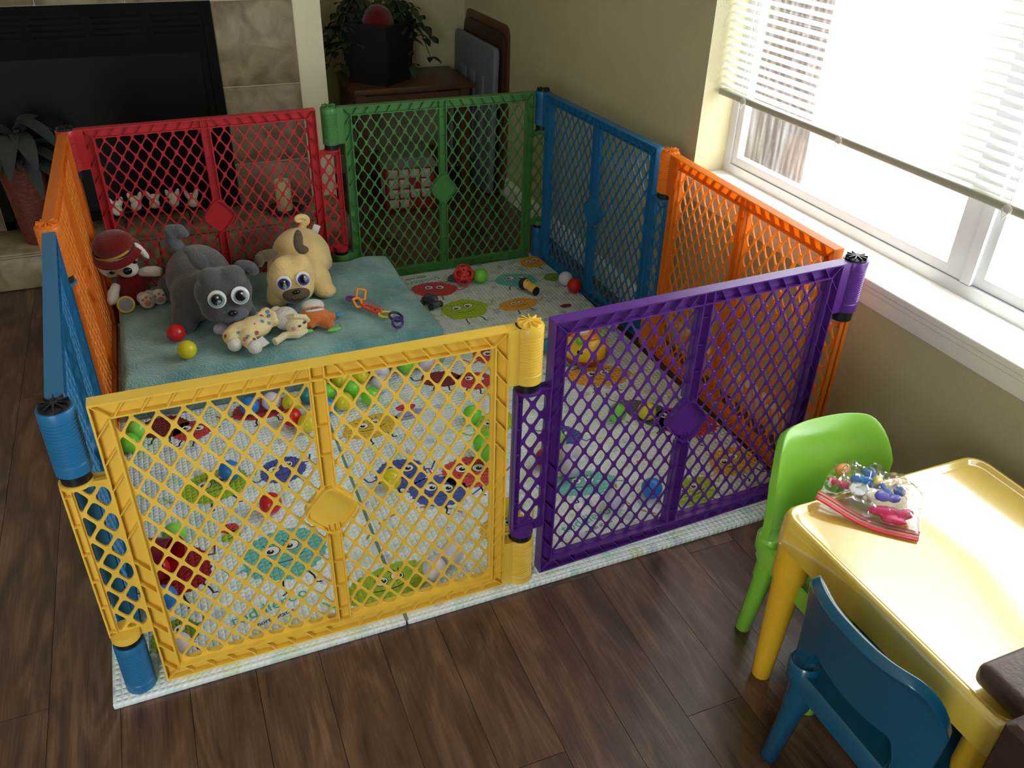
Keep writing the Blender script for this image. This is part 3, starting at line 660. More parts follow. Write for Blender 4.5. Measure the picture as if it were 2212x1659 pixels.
# ------------------------------------------------------------------ balls
BC = dict(green=sr(120, 208, 60), red=sr(200, 32, 34), blue=sr(40, 130, 214), yellow=sr(222, 210, 40), white=sr(222, 220, 236), teal=sr(40, 140, 160))
BC['light green'] = sr(150, 222, 90)
bmts = {k: mat('ball_'+k.replace(' ', '_'), v, .28, trans=.18) for k, v in BC.items()}
BR = .0275
bmesh_ = {}
def ball(c, x, y, z, label, r=BR):
    if c not in bmesh_: bmesh_[c] = MB().ell((0, 0, 0), BR, n=32, m=18).mesh('ball', bmts[c], True, 180)
    o = obj('ball', bmesh_[c], None, (x, y, z)); s = r/BR; o.scale = (s, s, s); tag(o, label, 'ball', 'plastic play balls in the playpen'); return o
BZ = MT+BR+.0015
for c, x, y, l in [
    ('light green', -.789, .868, 'light green ball in the left corner, rear of the two by the blue panel'), ('green', -.811, .812, 'green ball touching the blue panel at the left'),
    ('blue', -.483, .881, 'blue ball on the red monster print near the towel'), ('white', -.420, .885, 'white ball between the blue and yellow balls left of the yellow mullion'),
    ('yellow', -.366, .856, 'yellow ball touching the white ball, left of the yellow mullion'), ('teal', -.312, .886, 'teal ball just behind the yellow panel mullion'),
    ('red', -.378, .782, 'red ball in front of the yellow and teal balls'), ('yellow', -.342, .738, 'yellow ball right of the red one, beside the mullion'),
    ('blue', -.573, .594, 'blue ball alone on the green monster print'), ('red', -.494, .424, 'red ball alone left of the yellow diamond plate'),
    ('light green', -.722, .391, 'light green ball beside the dark red cup'), ('blue', -.756, .191, 'blue ball near the front left corner below the red print'),
    ('white', -.738, .044, 'white ball in the front left corner of the playpen'), 
    ('green', -.262, .875, 'green ball leftmost of the cluster by the mattress'), ('yellow', -.204, .936, 'yellow ball rear left of the cluster by the mattress'),
    ('green', -.186, .868, 'green ball in the middle of the cluster by the mattress'), ('yellow', -.144, .925, 'yellow ball at the back of the cluster against the towel'),
    ('yellow', -.222, .812, 'yellow ball at the front of the cluster by the mattress'), ('green', -.142, .812, 'green ball at the front right of the cluster by the mattress'),
    ('white', -.098, .868, 'white ball right side of the cluster, front one'), ('white', -.078, .930, 'white ball right side of the cluster, against the towel'),
    ('blue', -.277, .803, 'blue ball right beside the yellow mullion, front of the cluster'), ('green', .012, .948, 'green ball half hidden under the yellow top rail'),
    ('white', .074, .945, 'white ball on the dark red print under the yellow rail'), ('green', .109, .616, 'green ball on the green monster print near the yellow hinge'),
    ('green', .089, .474, 'green ball behind the right end of the yellow panel, rear of two'), ('green', .091, .417, 'green ball behind the right end of the yellow panel, front of two'),
    ('yellow', -.191, .409, 'yellow ball on the blue monster print'), ('yellow', .058, .197, 'yellow ball behind the yellow hinge post'),
    ('white', -.132, .098, 'white ball low behind the yellow panel, right one of two'), ('white', -.184, .066, 'white ball low behind the yellow panel, left one of two'),
    ('green', .511, .478, 'green ball left of the grey print behind the purple panel'), ('yellow', .597, .454, 'yellow ball on the grey print behind the purple panel'),
    ('green', .284, .413, 'green ball behind the left edge of the purple panel'), ('red', .222, .352, 'red ball at the left edge of the purple panel'),
    ('white', .291, .347, 'white ball behind the purple panel, rear one of the pair'), ('white', .268, .292, 'white ball behind the purple panel, front one of the pair'),
    ('blue', .429, .139, 'blue ball low behind the purple panel near its mullion'), ('white', .322, .135, 'white ball low behind the purple panel left of the blue ball'),
    ('teal', .485, .905, 'teal ball beside the yellow drum toy'), ('green', .463, 1.490, 'green ball beside the red net ball at the back'),
    ('white', .762, 1.357, 'white ball against the blue panel at the back right'), ('red', .768, 1.291, 'red ball against the blue panel at the back right'),
    ('white', .765, .985, 'white ball behind the yellow drum toy')]:
    ball(c, x, y, BZ, l)
ball('red', -.644, 1.161, TZ+BR+.004, 'red ball on the teal towel near its left edge'); ball('yellow', -.621, 1.045, TZ+BR+.004, 'yellow ball on the teal towel in front of the red one')

# dark red cup lying on the mat
cup = MB().lathe([(.030, 0), (.034, .005), (.042, .075), (.045, .078), (.042, .078), (.031, .008), (0.001, .007)], 28, caps=False)
cup = tag(cup.build('toy_cup', mat('cup_red', sr(150, 16, 24), .25), loc=(-.79, .33, MT+.047), rot=(PI/2-.1, 0, 1.0), smooth=True), 'dark red plastic toy cup on its side by the blue panel', 'cup')
ball('red', -.765, .285, BZ, 'red ball in front of the dark red cup on the red print')

# red net ball
nb = thing('net_ball', 'red rattle ball with round openings at the back of the mat', 'ball', (.395, 1.49, MT+.0435))
def netball(parent):
    bm = bmesh.new(); bmesh.ops.create_icosphere(bm, subdivisions=2, radius=.041); 
    bmesh.ops.dissolve_degenerate(bm, dist=1e-6, edges=bm.edges)
    vs = [v for v in bm.verts if len(v.link_edges) == 5]
    bmesh.ops.dissolve_verts(bm, verts=vs)
    me = bpy.data.meshes.new('shell'); bm.to_mesh(me); bm.free(); me.materials.append(mat('net_red', sr(205, 40, 50), .35))
    o = obj('shell', me, parent); w = o.modifiers.new('w', 'WIREFRAME'); w.thickness = .009; w.use_replace = True; s = o.modifiers.new('s', 'SUBSURF'); s.levels = 1; s.render_levels = 1
    return o
netball(nb); MB().ell((0, 0, 0), .026, n=20, m=12).build('inner_ball', mat('net_inner', sr(190, 60, 30), .4), nb, smooth=True, angle=180)['label'] = 'orange red inner ball'
# bee rattle
be = thing('bee_rattle', 'black and yellow bee rattle lying beside the teal print', 'toy', (.600, 1.36, MT+.024), (0, 0, .4)); be.scale = (.8, .8, .8)
MB().ell((0, .015, .004), (.03, .028, .03), n=20).build('head', mat('bee_black', sr(24, 24, 26), .5), be, smooth=True, angle=180)
MB().ell((0, 0, .008), (.024, .026, .024), n=20).build('face', mat('bee_yellow', sr(220, 180, 84), .5), be, smooth=True, angle=180)
MB().lathe([(.019, 0), (.023, .02), (.021, .035), (.014, .04)], 20, M=Matrix.Translation((0, -.02, .002)) @ Euler((PI/2, 0, 0)).to_matrix().to_4x4()).build('body', mat('bee_yellow', 0), be, smooth=True)
MB().lathe([(.018, 0), (.021, .004), (.021, .01), (.015, .014)], 20, M=Matrix.Translation((0, -.056, -.008)) @ Euler((PI/2, 0, 0)).to_matrix().to_4x4()).build('end_cap', mat('bee_black', 0), be, smooth=True)
for s in (-1, 1): MB().ell((s*.009, -.012, .031), .003, n=10, m=6).build('eye', mat('bee_black', 0), be, smooth=True)
# grey toy figure by the towel
gt = thing('toy_vehicle', 'small dark grey toy lying beside the right edge of the towel', 'toy', (.225, 1.365, MT+.022), (0, 0, 1.9))
gm_ = mat('grey_toy', sr(70, 74, 82), .4)
bevel(MB().box((-.04, -.018, -.012), (.04, .018, .006)).build('chassis', gm_, gt), .006, 3)
MB().ell((-.012, 0, .012), (.02, .017, .014)).ell((.02, 0, .008), (.016, .016, .012)).build('cabin', gm_, gt, smooth=True, angle=180)
for x in (-.025, .024):
    for s in (-1, 1): MB().lathe([(.011, 0), (.011, .007)], 14, M=Matrix.Translation((x, s*.019, -.01)) @ Matrix.Rotation(s*-PI/2, 4, 'X')).build('wheel', black_m, gt)
# yellow activity drum
dr = thing('activity_drum', 'round yellow learning toy with brown spots and coloured top', 'toy', (.580, .83, MT+.002), (0, 0, .3))
ym = mat('drum_yellow', sr(240, 196, 40), .3); bw = mat('drum_brown', sr(120, 70, 30), .4)
MB().lathe([(.045, 0), (.062, .008), (.074, .03), (.076, .055), (.070, .078), (.058, .092), (.040, .098)], 36).build('body', ym, dr, smooth=True)
MB().lathe([(.060, .004), (.076, .026), (.0765, .03), (.06, .02)], 36, caps=False).build('base_ring', mat('drum_red', sr(170, 60, 30), .4), dr, smooth=True)
MB().lathe([(.05, 0), (.052, .006), (.04, .014), (.015, .018)], 30, M=Matrix.Translation((0, 0, .094))).build('top_dome', mat('drum_orange', sr(235, 130, 40), .3), dr, smooth=True)
MB().lathe([(.024, 0), (.024, .008), (.015, .012)], 24, M=Matrix.Translation((-.02, .0, .108))).build('button', mat('drum_white', sr(240, 235, 225), .3), dr, smooth=True)
for a, r in ((-1.9, .017), (-1.2, .02), (-.4, .016)): MB().ell((.073*math.cos(a), .073*math.sin(a), .045), (.006+.008*abs(math.sin(a)), .006, r), rot=(0, 0, a), n=14).build('spot', bw, dr, smooth=True, angle=180)
for a in (-2.5, -2.65): MB().ell((.071*math.cos(a), .071*math.sin(a), .062), (.005, .005, .008)).build('eye', black_m, dr, smooth=True)
for x, y, c in ((-.055, -.03, 'green'), (-.05, .035, 'red'), (.02, -.05, 'green')):
    MB().ell((x, y, .1), .014).build('knob', bmts[c], dr, smooth=True, angle=180)

# ------------------------------------------------------------------ plush toys (generic dogs)
def plush_m(n, c, c2=None): return mat(n, c, .95, bump=.9, bscale=190, var=.10, vscale=14, sheen=.4, spec=.1)
gry = plush_m('plush_grey', sr(84, 86, 86)); gry2 = plush_m('plush_slate', sr(92, 98, 106)); tan = plush_m('plush_tan', sr(232, 204, 138)); brn = plush_m('plush_brown', sr(96, 82, 64))
wht = plush_m('plush_white', sr(226, 222, 214)); redf = plush_m('felt_red', sr(112, 20, 24)); pink = plush_m('felt_pink', sr(200, 140, 132))
eyew = mat('eye_white', sr(232, 234, 232), .25); eyeb = mat('eye_black', sr(16, 18, 22), .12); eyebl = mat('eye_blue', sr(52, 62, 150), .2); eyeg = mat('eye_grey', sr(120, 142, 140), .25)
def dir_rot(d):  # rotation taking +Z to d
    return Vector(d).to_track_quat('Z', 'Y').to_matrix().to_4x4()
def eye(parent, p, d, r, iris, sq=1.1):
    M = Matrix.Translation(p) @ dir_rot(d)
    e = MB(); e.lathe([(r, -.004), (r*1.0, .0015), (r*.8, .004), (r*.3, .0055)], 22, 0, M)
    e = e.build('eye', eyew, parent, smooth=True, angle=60)
    MB().lathe([(r*.88, .001), (r*.86, .0046), (r*.3, .0075)], 20, 0, Matrix.Translation(Vector(p)+Vector((0, 0, -.002))) @ dir_rot(d)).build('iris', iris, e, smooth=True, angle=60)
    MB().lathe([(r*.62, .003), (r*.59, .0070), (r*.2, .0085)], 20, 0, Matrix.Translation(Vector(p)+Vector((0, 0, -.002))) @ dir_rot(d)).build('pupil', eyeb, e, smooth=True, angle=60)
    MB().ell(Vector(p)+Vector(d).normalized()*.008+Vector((r*.12, 0, r*.2)), r*.13, n=8, m=6).build('glint', eyew, e, smooth=True)
# grey puppy; local origin at base
def grey_pup():
    t = thing('plush_puppy', 'large dark grey plush puppy with big pale eyes on the towel', 'plush toy', (0, 0, 0))
    b = MB()
    b.ell((-.545, 1.40, .235), (.105, .145, .098)).ell((-.56, 1.30, .22), (.085, .09, .08)).ell((-.535, 1.27, .25), (.06, .06, .06))
    b.ell((-.615, 1.255, .175), (.038, .045, .06)).ell((-.613, 1.235, .163), (.042, .05, .028)).ell((-.44, 1.27, .185), (.036, .045, .055)).ell((-.43, 1.25, .165), (.036, .045, .025))
    b.ell((-.64, 1.47, .18), (.04, .06, .045)).ell((-.46, 1.49, .18), (.04, .05, .045))
    blob(b.build('body', gry, t), .0065, 8)
    h = MB(); h.ell((-0.4870, 1.2032, 0.2652), (0.0874, 0.0694, 0.0784)).ell((-0.4870, 1.1808, 0.2260), (0.0784, 0.0616, 0.0504)).ell((-0.5184, 1.1864, 0.3212), (0.0392, 0.0392, 0.0336)).ell((-0.4534, 1.1864, 0.3190), (0.0392, 0.0392, 0.0336))
    blob(h.build('head', gry, t), .0055, 8)
    z = MB().ell((-0.4769, 1.1360, 0.2148), (0.0504, 0.0246, 0.0302)); blob(z.build('muzzle', gry2, t), .004, 4)
    d = (-.12, -.8, .55)
    eye(t, (-0.5116, 1.1259, 0.2786), (-.2, -.85, .45), 0.0269, eyeg); eye(t, (-0.4444, 1.1282, 0.2798), (.15, -.85, .45), 0.0269, eyeg)
    MB().ell((-0.4747, 1.1091, 0.2338), (0.0146, 0.0090, 0.0101)).build('nose', eyeb, t, smooth=True, angle=180)
    MB().tube([(-0.5072, 1.1102, 0.2092), (-0.4926, 1.1058, 0.2014), (-0.4747, 1.1046, 0.2092), (-0.4590, 1.1069, 0.2014), (-0.4433, 1.1125, 0.2114)], .0012, 6).build('mouth', eyeb, t)
    e1 = MB().ell((-0.5408, 1.2368, 0.3604), (0.0246, 0.0157, 0.0448), rot=(.3, -.5, 0)).ell((-0.5598, 1.2368, 0.3940), (0.0157, 0.0112, 0.0224), rot=(0, -.9, 0)); blob(e1.build('ear', gry, t), .004, 3)
    e2 = MB().ell((-0.4097, 1.2144, 0.3346), (0.0358, 0.0157, 0.0179), rot=(0, .3, 0)).ell((-0.3896, 1.1976, 0.3234), (0.0179, 0.0134, 0.0157)); blob(e2.build('ear', gry, t), .004, 3)
    tl = MB().tube([(-.585, 1.47, .30), (-.605, 1.48, .34), (-.600, 1.47, .375), (-.575, 1.46, .378), (-.555, 1.45, .36)], [.024, .026, .026, .02, .012], 12); blob(tl.build('tail', gry2, t), .005, 4)
    c = MB().ell((-.513, 1.158, .163), (.026, .018, .02)); blob(c.build('chest_patch', plush_m('plush_lilac', sr(190, 192, 205)), t), .004, 3)
    return t
grey_pup()
def tan_pug():
    t = thing('plush_pug', 'tan plush pug with brown muzzle and curled tail on the towel', 'plush toy')
    b = MB()
    b.ell((-.205, 1.46, .235), (.100, .13, .092)).ell((-.235, 1.37, .215), (.088, .08, .075))
    b.ell((-.315, 1.325, .175), (.036, .045, .045)).ell((-.318, 1.31, .162), (.038, .045, .024)).ell((-.168, 1.345, .185), (.038, .045, .06)).ell((-.16, 1.32, .162), (.038, .042, .024)).ell((-.28, 1.52, .18), (.04, .05, .04)).ell((-.13, 1.52, .18), (.04, .05, .04))
    blob(b.build('body', tan, t), .0065, 8)
    h = MB(); h.ell((-0.2680, 1.2990, 0.2382), (0.0792, 0.0660, 0.0726)).ell((-0.2647, 1.2825, 0.2030), (0.0660, 0.0550, 0.0495)).ell((-0.2922, 1.2880, 0.2855), (0.0330, 0.0330, 0.0275)).ell((-0.2372, 1.2880, 0.2888), (0.0330, 0.0330, 0.0275))
    blob(h.build('head', tan, t), .0055, 8)
    z = MB().ell((-0.2658, 1.2440, 0.2008), (0.0462, 0.0264, 0.0286), rot=(-.3, 0, 0)); blob(z.build('muzzle', brn, t), .004, 4)
    eye(t, (-0.3010, 1.2297, 0.2514), (-.25, -.85, .4), 0.0231, eyebl); eye(t, (-0.2405, 1.2286, 0.2580), (.15, -.85, .42), 0.0231, eyebl)
    MB().ell((-0.2680, 1.2176, 0.2206), (0.0121, 0.0077, 0.0077)).build('nose', eyeb, t, smooth=True, angle=180)
    MB().tube([(-0.2867, 1.2176, 0.1986), (-0.2757, 1.2132, 0.1931), (-0.2658, 1.2132, 0.1975), (-0.2537, 1.2132, 0.1920), (-0.2405, 1.2187, 0.1997)], .0011, 6).build('mouth', eyeb, t)
    e1 = MB().ell((-0.3329, 1.3155, 0.3152), (0.0396, 0.0154, 0.0198), rot=(0, -.1, 0)).ell((-0.3604, 1.3045, 0.3042), (0.0154, 0.0132, 0.0220)); blob(e1.build('ear', brn, t), .004, 3)
    e2 = MB().ell((-0.2284, 1.3265, 0.3460), (0.0165, 0.0132, 0.0396), rot=(0, .1, 0)).ell((-0.2174, 1.3210, 0.3152), (0.0198, 0.0132, 0.0154)); blob(e2.build('ear', brn, t), .004, 3)
    pts = []
    for k in range(16): a = k/15*2.1*PI; r = .021*(1-.35*k/15); pts.append((-.187+r*math.cos(a-1.2), 1.50, .345+.010*k/15+r*math.sin(a-1.2)*.62))
    pts = [(-.195, 1.51, .305), (-.185, 1.505, .318)]+pts
    MB().tube(pts, [.014]*2+[.012-.0004*k for k in range(16)], 10).build('tail', tan, t, smooth=True, angle=180)
    MB().add([(-.155, 1.53, .285), (-.130, 1.53, .280), (-.118, 1.532, .305), (-.140, 1.532, .316)], [(0, 1, 2, 3)]).build('care_tag', mat('tag_white', sr(225, 225, 225), .6), t).modifiers.new('s', 'SOLIDIFY').thickness = .001
    return t
tan_pug()
def white_pup():
    t = thing('plush_dog', 'white plush dog in red hat and red shirt in the left corner', 'plush toy')
    b = MB(); b.ell((-.750, 1.50, .195), (.052, .045, .062)).ell((-.755, 1.50, .165), (.055, .05, .04))
    blob(b.build('shirt', redf, t), .005, 5)
    h = MB(); h.ell((-.775, 1.50, .285), (.058, .05, .045)).ell((-.752, 1.462, .268), (.034, .034, .026)); blob(h.build('head', wht, t), .005, 6)
    MB().ell((-.752, 1.427, .276), (.014, .009, .012)).build('nose', eyeb, t, smooth=True, angle=180)
    for x, z in ((-.785, .295), (-.738, .300)): MB().ell((x, 1.452, z), (.007, .005, .009)).build('eye', eyeb, t, smooth=True, angle=180)
    hat = MB().ell((-.780, 1.495, .342), (.064, .060, .046), rot=(0, -.1, 0)); blob(hat.build('hat_crown', redf, t), .005, 3)
    br = MB().lathe([(.056, .010), (.070, .004), (.077, -.006), (.072, -.008), (.054, .002)], 36, M=Matrix.Translation((-.774, 1.487, .320)) @ Euler((.30, -.22, 0)).to_matrix().to_4x4(), caps=False); br.build('hat_brim', redf, t, smooth=True)
    MB().lathe([(.0605, .008), (.0612, .016)], 36, M=Matrix.Translation((-.782, 1.495, .318)) @ Euler((.15, -.18, 0)).to_matrix().to_4x4(), caps=False).build('hat_band', mat('band_gold', sr(205, 150, 50), .7), t, smooth=True)
    for p, r, ro in (((-.700, 1.475, .318), (.011, .010, .036), (0, -.5, 0)), ((-.826, 1.475, .275), (.012, .010, .030), (0, -.35, 0))):
        e = MB().ell(p, r, rot=ro); blob(e.build('ear', wht, t), .004, 3)
    a = MB().tube([(-.722, 1.49, .238), (-.700, 1.475, .246), (-.672, 1.462, .248), (-.655, 1.455, .246)], [.013, .017, .018, .014], 12); blob(a.build('arm', wht, t), .004, 4)
    a = MB().tube([(-.795, 1.48, .215), (-.812, 1.465, .19), (-.815, 1.455, .168), (-.812, 1.45, .158)], [.013, .018, .020, .016], 12); blob(a.build('arm', wht, t), .004, 4)
    for x0, x1, y in ((-.735, -.714, 1.425), (-.72, -.676, 1.44)):
        l = MB().tube([(x0, 1.475, .163), (x1, y, .166)], [.02, .022], 12).ell((x1, y-.01, .172), (.026, .017, .029)); L_ = blob(l.build('leg', wht, t), .0045, 5)
        for dx, dz, r in ((0, -.006, .010), (-.013, .008, .0045), (-.001, .015, .0045), (.012, .009, .0045)):
            MB().ell((x1+dx, y-.0262, .175+dz), (r, .003, r)).build('paw_pad', pink, L_, smooth=True, angle=180)
    for p in ((-.80, 1.462, .262), (-.728, 1.458, .29)): MB().ell(p, (.009, .005, .006)).build('spot', eyeb, t, smooth=True, angle=180)
    return t
white_pup()
# round teether disc in front of the white dog
td = thing('teether_disc', 'small round teether with yellow rim leaning on the white dog', 'toy', (-.779, 1.415, .168), (PI/2-.5, 0, .1))
MB().lathe([(.021, -.005), (.026, -.004), (.028, 0), (.026, .004), (.021, .005)], 26).build('rim', mat('teether_yellow', sr(214, 190, 60), .5), td, smooth=True)
MB().lathe([(.0215, -.003), (.0215, .006), (.018, .0065)], 26).build('pad', mat('teether_grey', sr(130, 138, 140), .6), td, smooth=True)
# blue grey cloth behind the grey puppy's hind leg
# patterned baby plush lying down
def dotted(name, basec, cols):
    m = bpy.data.materials.new(name); m.use_nodes = True; N = m.node_tree.nodes; L = m.node_tree.links; b = N['Principled BSDF']; b.inputs['Roughness'].default_value = .95
    tc = N.new('ShaderNodeTexCoord'); v = N.new('ShaderNodeTexVoronoi'); v.inputs['Scale'].default_value = 42; L.new(tc.outputs['Object'], v.inputs['Vector'])
    r = N.new('ShaderNodeMapRange'); r.inputs[1].default_value = .34; r.inputs[2].default_value = .28; L.new(v.outputs['Distance'], r.inputs[0])
    sc = N.new('ShaderNodeSeparateColor'); L.new(v.outputs['Color'], sc.inputs[0])
    cr = N.new('ShaderNodeValToRGB'); cr.color_ramp.interpolation = 'CONSTANT'; e = cr.color_ramp.elements
    for i, c in enumerate(cols):
        if i < 2: e[i].position = i/len(cols); e[i].color = (*c, 1)
        else: x = e.new(i/len(cols)); x.color = (*c, 1)
    L.new(sc.outputs[0], cr.inputs[0]); mx = N.new('ShaderNodeMix'); mx.data_type = 'RGBA'; mx.inputs[6].default_value = (*basec, 1); L.new(cr.outputs[0], mx.inputs[7]); L.new(r.outputs[0], mx.inputs[0]); L.new(mx.outputs[2], b.inputs['Base Color'])
    n2 = N.new('ShaderNodeTexNoise'); n2.inputs['Scale'].default_value = 200; L.new(tc.outputs['Object'], n2.inputs[0]); bp = N.new('ShaderNodeBump'); bp.inputs['Strength'].default_value = .5; bp.inputs['Distance'].default_value = .003; L.new(n2.outputs[0], bp.inputs['Height']); L.new(bp.outputs[0], b.inputs['Normal'])
    return m
dot_m = dotted('patterned_fleece', sr(232, 212, 158), [sr(232, 212, 158), sr(110, 140, 170), sr(160, 90, 80), sr(225, 205, 150), sr(200, 130, 130), sr(110, 80, 60)])
t = thing('plush_doll', 'cream patterned sleeping doll with white hood lying on the towel', 'plush toy')
B_ = TZ+.006
b = MB().ell((-.420, 1.10, B_+.035), (.055, .042, .034), rot=(0, 0, .2)).ell((-.465, 1.095, B_+.03), (.035, .035, .032))
b.tube([(-.475, 1.10, B_+.03), (-.495, 1.075, B_+.028), (-.487, 1.045, B_+.024)], [.028, .026, .022], 12).tube([(-.445, 1.08, B_+.03), (-.45, 1.045, B_+.028), (-.438, 1.01, B_+.026)], [.026, .025, .021], 12)
b.tube([(-.40, 1.135, B_+.05), (-.375, 1.145, B_+.058), (-.357, 1.12, B_+.05), (-.358, 1.09, B_+.04)], [.018, .017, .017, .015], 12)
blob(b.build('body', dot_m, t), .005, 5)
for p in ((-.488, 1.035, B_+.022), (-.434, .998, B_+.023)): blob(MB().ell(p, (.022, .02, .022)).build('foot', wht, t), .004, 4)
blob(MB().ell((-.322, 1.12, B_+.038), (.04, .045, .036)).ell((-.345, 1.15, B_+.05), (.022, .02, .018)).build('hood', wht, t), .005, 5)
blob(MB().ell((-.298, 1.075, B_+.03), (.034, .028, .03)).build('face', plush_m('fleece_cream', sr(234, 220, 176)), t), .004, 4)
MB().tube([(-.325, 1.095, B_+.055), (-.30, 1.07, B_+.066), (-.27, 1.07, B_+.058), (-.262, 1.08, B_+.04)], .009, 8).build('bonnet_edge', plush_m('fleece_cream', 0), t, smooth=True)
blob(MB().tube([(-.335, 1.06, B_+.014), (-.365, 1.035, B_+.012), (-.375, 1.03, B_+.012)], [.012, .011, .015], 10).tube([(-.335, 1.06, B_+.014), (-.30, 1.045, B_+.014), (-.27, 1.06, B_+.02)], [.012, .012, .01], 10).build('ear', plush_m('fleece_cream', 0), t), .004, 3)
for p in ((-.292, 1.048, B_+.042), (-.275, 1.055, B_+.048)): MB().ell(p, (.005, .003, .004)).build('eye', mat('thread_brown', sr(90, 60, 45), .7), t, smooth=True)
for p in ((-.31, 1.05, B_+.036), ): MB().ell(p, (.007, .004, .006)).build('cheek', pink, t, smooth=True)
MB().add([(-.425, 1.045, B_+.018), (-.405, 1.06, B_+.022), (-.388, 1.035, B_+.008), (-.410, 1.020, B_+.006)], [(0, 1, 2, 3)]).build('care_tag', mat('tag_white', 0), t).modifiers.new('s', 'SOLIDIFY').thickness = .001
# orange gingerbread-like teether toy
t = thing('teether_toy', 'orange plush teether with white top and green tabs on the towel', 'toy')
orf = plush_m('felt_orange', sr(206, 112, 52))
b = MB().ell((-.232, 1.135, B_+.026), (.047, .05, .024)).tube([(-.255, 1.11, B_+.02), (-.283, 1.095, B_+.012)], [.022, .012], 10).tube([(-.215, 1.105, B_+.02), (-.19, 1.072, B_+.014)], [.022, .016], 10).tube([(-.205, 1.125, B_+.02), (-.168, 1.125, B_+.014)], [.02, .012], 10).tube([(-.24, 1.11, B_+.02), (-.262, 1.09, B_+.014)], [.02, .014], 10)
blob(b.build('body', orf, t), .0045, 4)
blob(MB().ell((-.228, 1.175, B_+.038), (.038, .026, .022)).build('white_top', wht, t), .004, 4)
blob(MB().ell((-.23, 1.128, B_+.046), (.032, .011, .006), rot=(-.3, 0, .02)).build('label_patch', mat('tag_white', 0), t), .003, 2)
for p, r in (((-.272, 1.073, B_+.008), -.2), ((-.187, 1.055, B_+.008), .1)):
    MB().ell(p, (.023, .009, .005), rot=(0, 0, r)).build('green_tab', mat('tab_green', sr(110, 200, 80), .6), t, smooth=True, angle=180)
MB().ell((-.153, 1.145, B_+.010), (.018, .013, .006)).build('blue_tab', mat('tab_blue', sr(80, 145, 200), .6), t, smooth=True, angle=180)
text_mesh('smart', .012, bk, t, (-.23, 1.122, B_+.0535), (.3, 0, 0))
# link chain
t = thing('link_chain', 'chain of coloured plastic links lying across the towel', 'toy')
lk = {k: mat('link_'+k, sr(*v), .3) for k, v in dict(purple=(120, 40, 130), orange=(240, 150, 40), red=(225, 70, 45), yellow=(235, 205, 60), navy=(30, 45, 110), violet=(70, 40, 130)).items()}
def ring(c, rx, ry, rot, tilt, r, m, sq=False):
    M = Matrix.Translation(c) @ Euler((tilt[0], tilt[1], rot)).to_matrix().to_4x4()
    if sq: P = [(-rx, -ry), (rx, -ry), (rx, ry), (-rx, ry)]; pts = [M @ Vector((x, y, 0)) for x, y in round_poly(P, .006, 3)]
    else: pts = [M @ Vector((rx*math.cos(2*PI*k/22), ry*math.sin(2*PI*k/22), 0)) for k in range(22)]
    MB().tube(pts, r, 8, closed=True).build('link', lk[m], t, smooth=True, angle=180)
L0 = B_+.006
ring((-.088, 1.235, L0+.006), .019, .012, -.2, (0, .2), .0045, 'purple')
ring((-.060, 1.225, L0+.022), .014, .017, -.3, (1.0, .15), .0042, 'orange', True)
ring((-.079, 1.19, L0+.012), .011, .018, .2, (.5, 0), .0042, 'orange', True)
ring((-.052, 1.158, L0+.006), .024, .012, -.9, (0, .1), .0048, 'red')
ring((-.034, 1.122, L0+.008), .018, .008, -.9, (.7, 0), .0042, 'red')
ring((-.012, 1.095, L0+.004), .021, .018, -.5, (0, 0), .0038, 'yellow')
ring((.012, 1.06, L0+.008), .020, .023, .3, (.25, .1), .0042, 'navy')
ring((.006, 1.018, L0+.010), .016, .022, -.2, (.3, -.1), .0042, 'violet')

# ------------------------------------------------------------------ objects beyond the playard
# ivory pillar candle on an iron tray
t = thing('candle_tray', 'dark iron dish with curled handles on the hearth', 'tray', (-.155, 2.14, .1412))
im = mat('iron', sr(38, 36, 32), .45, metal=.5)
MB().lathe([(.03, 0), (.045, .006), (.07, .012), (.075, .018), (.072, .02), (.05, .014), (.001, .012)], 32, caps=False).build('dish', im, t, smooth=True)
for s in (-1, 1): MB().tube([(s*.07, 0, .018), (s*.095, 0, .02), (s*.11, 0, .032), (s*.098, 0, .04), (s*.09, 0, .03)], .004, 8).build('handle', im, t, smooth=True)
t = thing('pillar_candle', 'thick ivory pillar candle standing on the iron dish', 'candle', (-.155, 2.14, .1545))
MB().lathe([(.031, 0), (.032, .004), (.032, .118), (.029, .122), (.022, .118), (.001, .117)], 30, caps=False).build('wax', mat('ivory_wax', sr(222, 210, 168), .5, trans=.2), t, smooth=True)
MB().tube([(0, 0, .115), (.001, 0, .128)], .0012, 6).build('wick', black_m, t)
# five white tulip-shaped tea light holders
for k, (x, z) in enumerate(((-.782, 0), (-.712, .012), (-.646, .012), (-.574, .01), (-.505, 0))):
    t = thing('tealight_holder', ['leftmost of the five white petal candle cups before the firebox', 'second from left of the five white petal candle cups', 'middle one of the five white petal candle cups', 'second from right of the five white petal candle cups', 'rightmost of the five white petal candle cups before the firebox'][k], 'candle holder', (x, 2.17, .205+z), group='white petal candle cups on the fireplace grate')
    pm2 = mat('porcelain', sr(206, 200, 184), .5)
    MB().ell((0, -.012, .012), (.02, .018, .02)).build('cup', pm2, t, smooth=True, angle=180)
    for s in (-1, 1): MB().ell((s*.016, 0, .040), (.009, .006, .022), rot=(0, s*.35, 0)).build('petal', pm2, t, smooth=True, angle=180)
    MB().ell((0, .004, .028), (.02, .010, .018)).build('back_petal', pm2, t, smooth=True, angle=180)
tr_ = thing('candle_stand', 'thin black iron stand holding the five candle cups', 'candle stand', (-.644, 2.17, .1412))
MB().tube([(-.17, 0, .055), (-.08, 0, .063), (0, 0, .068), (.08, 0, .063), (.17, 0, .055)], .005, 8).build('rail', im, tr_)
for x in (-.138, -.068, -.002, .07, .139): MB().lathe([(.014, 0), (.018, .006)], 16, M=Matrix.Translation((x, 0, .056))).build('cup_rest', im, tr_)
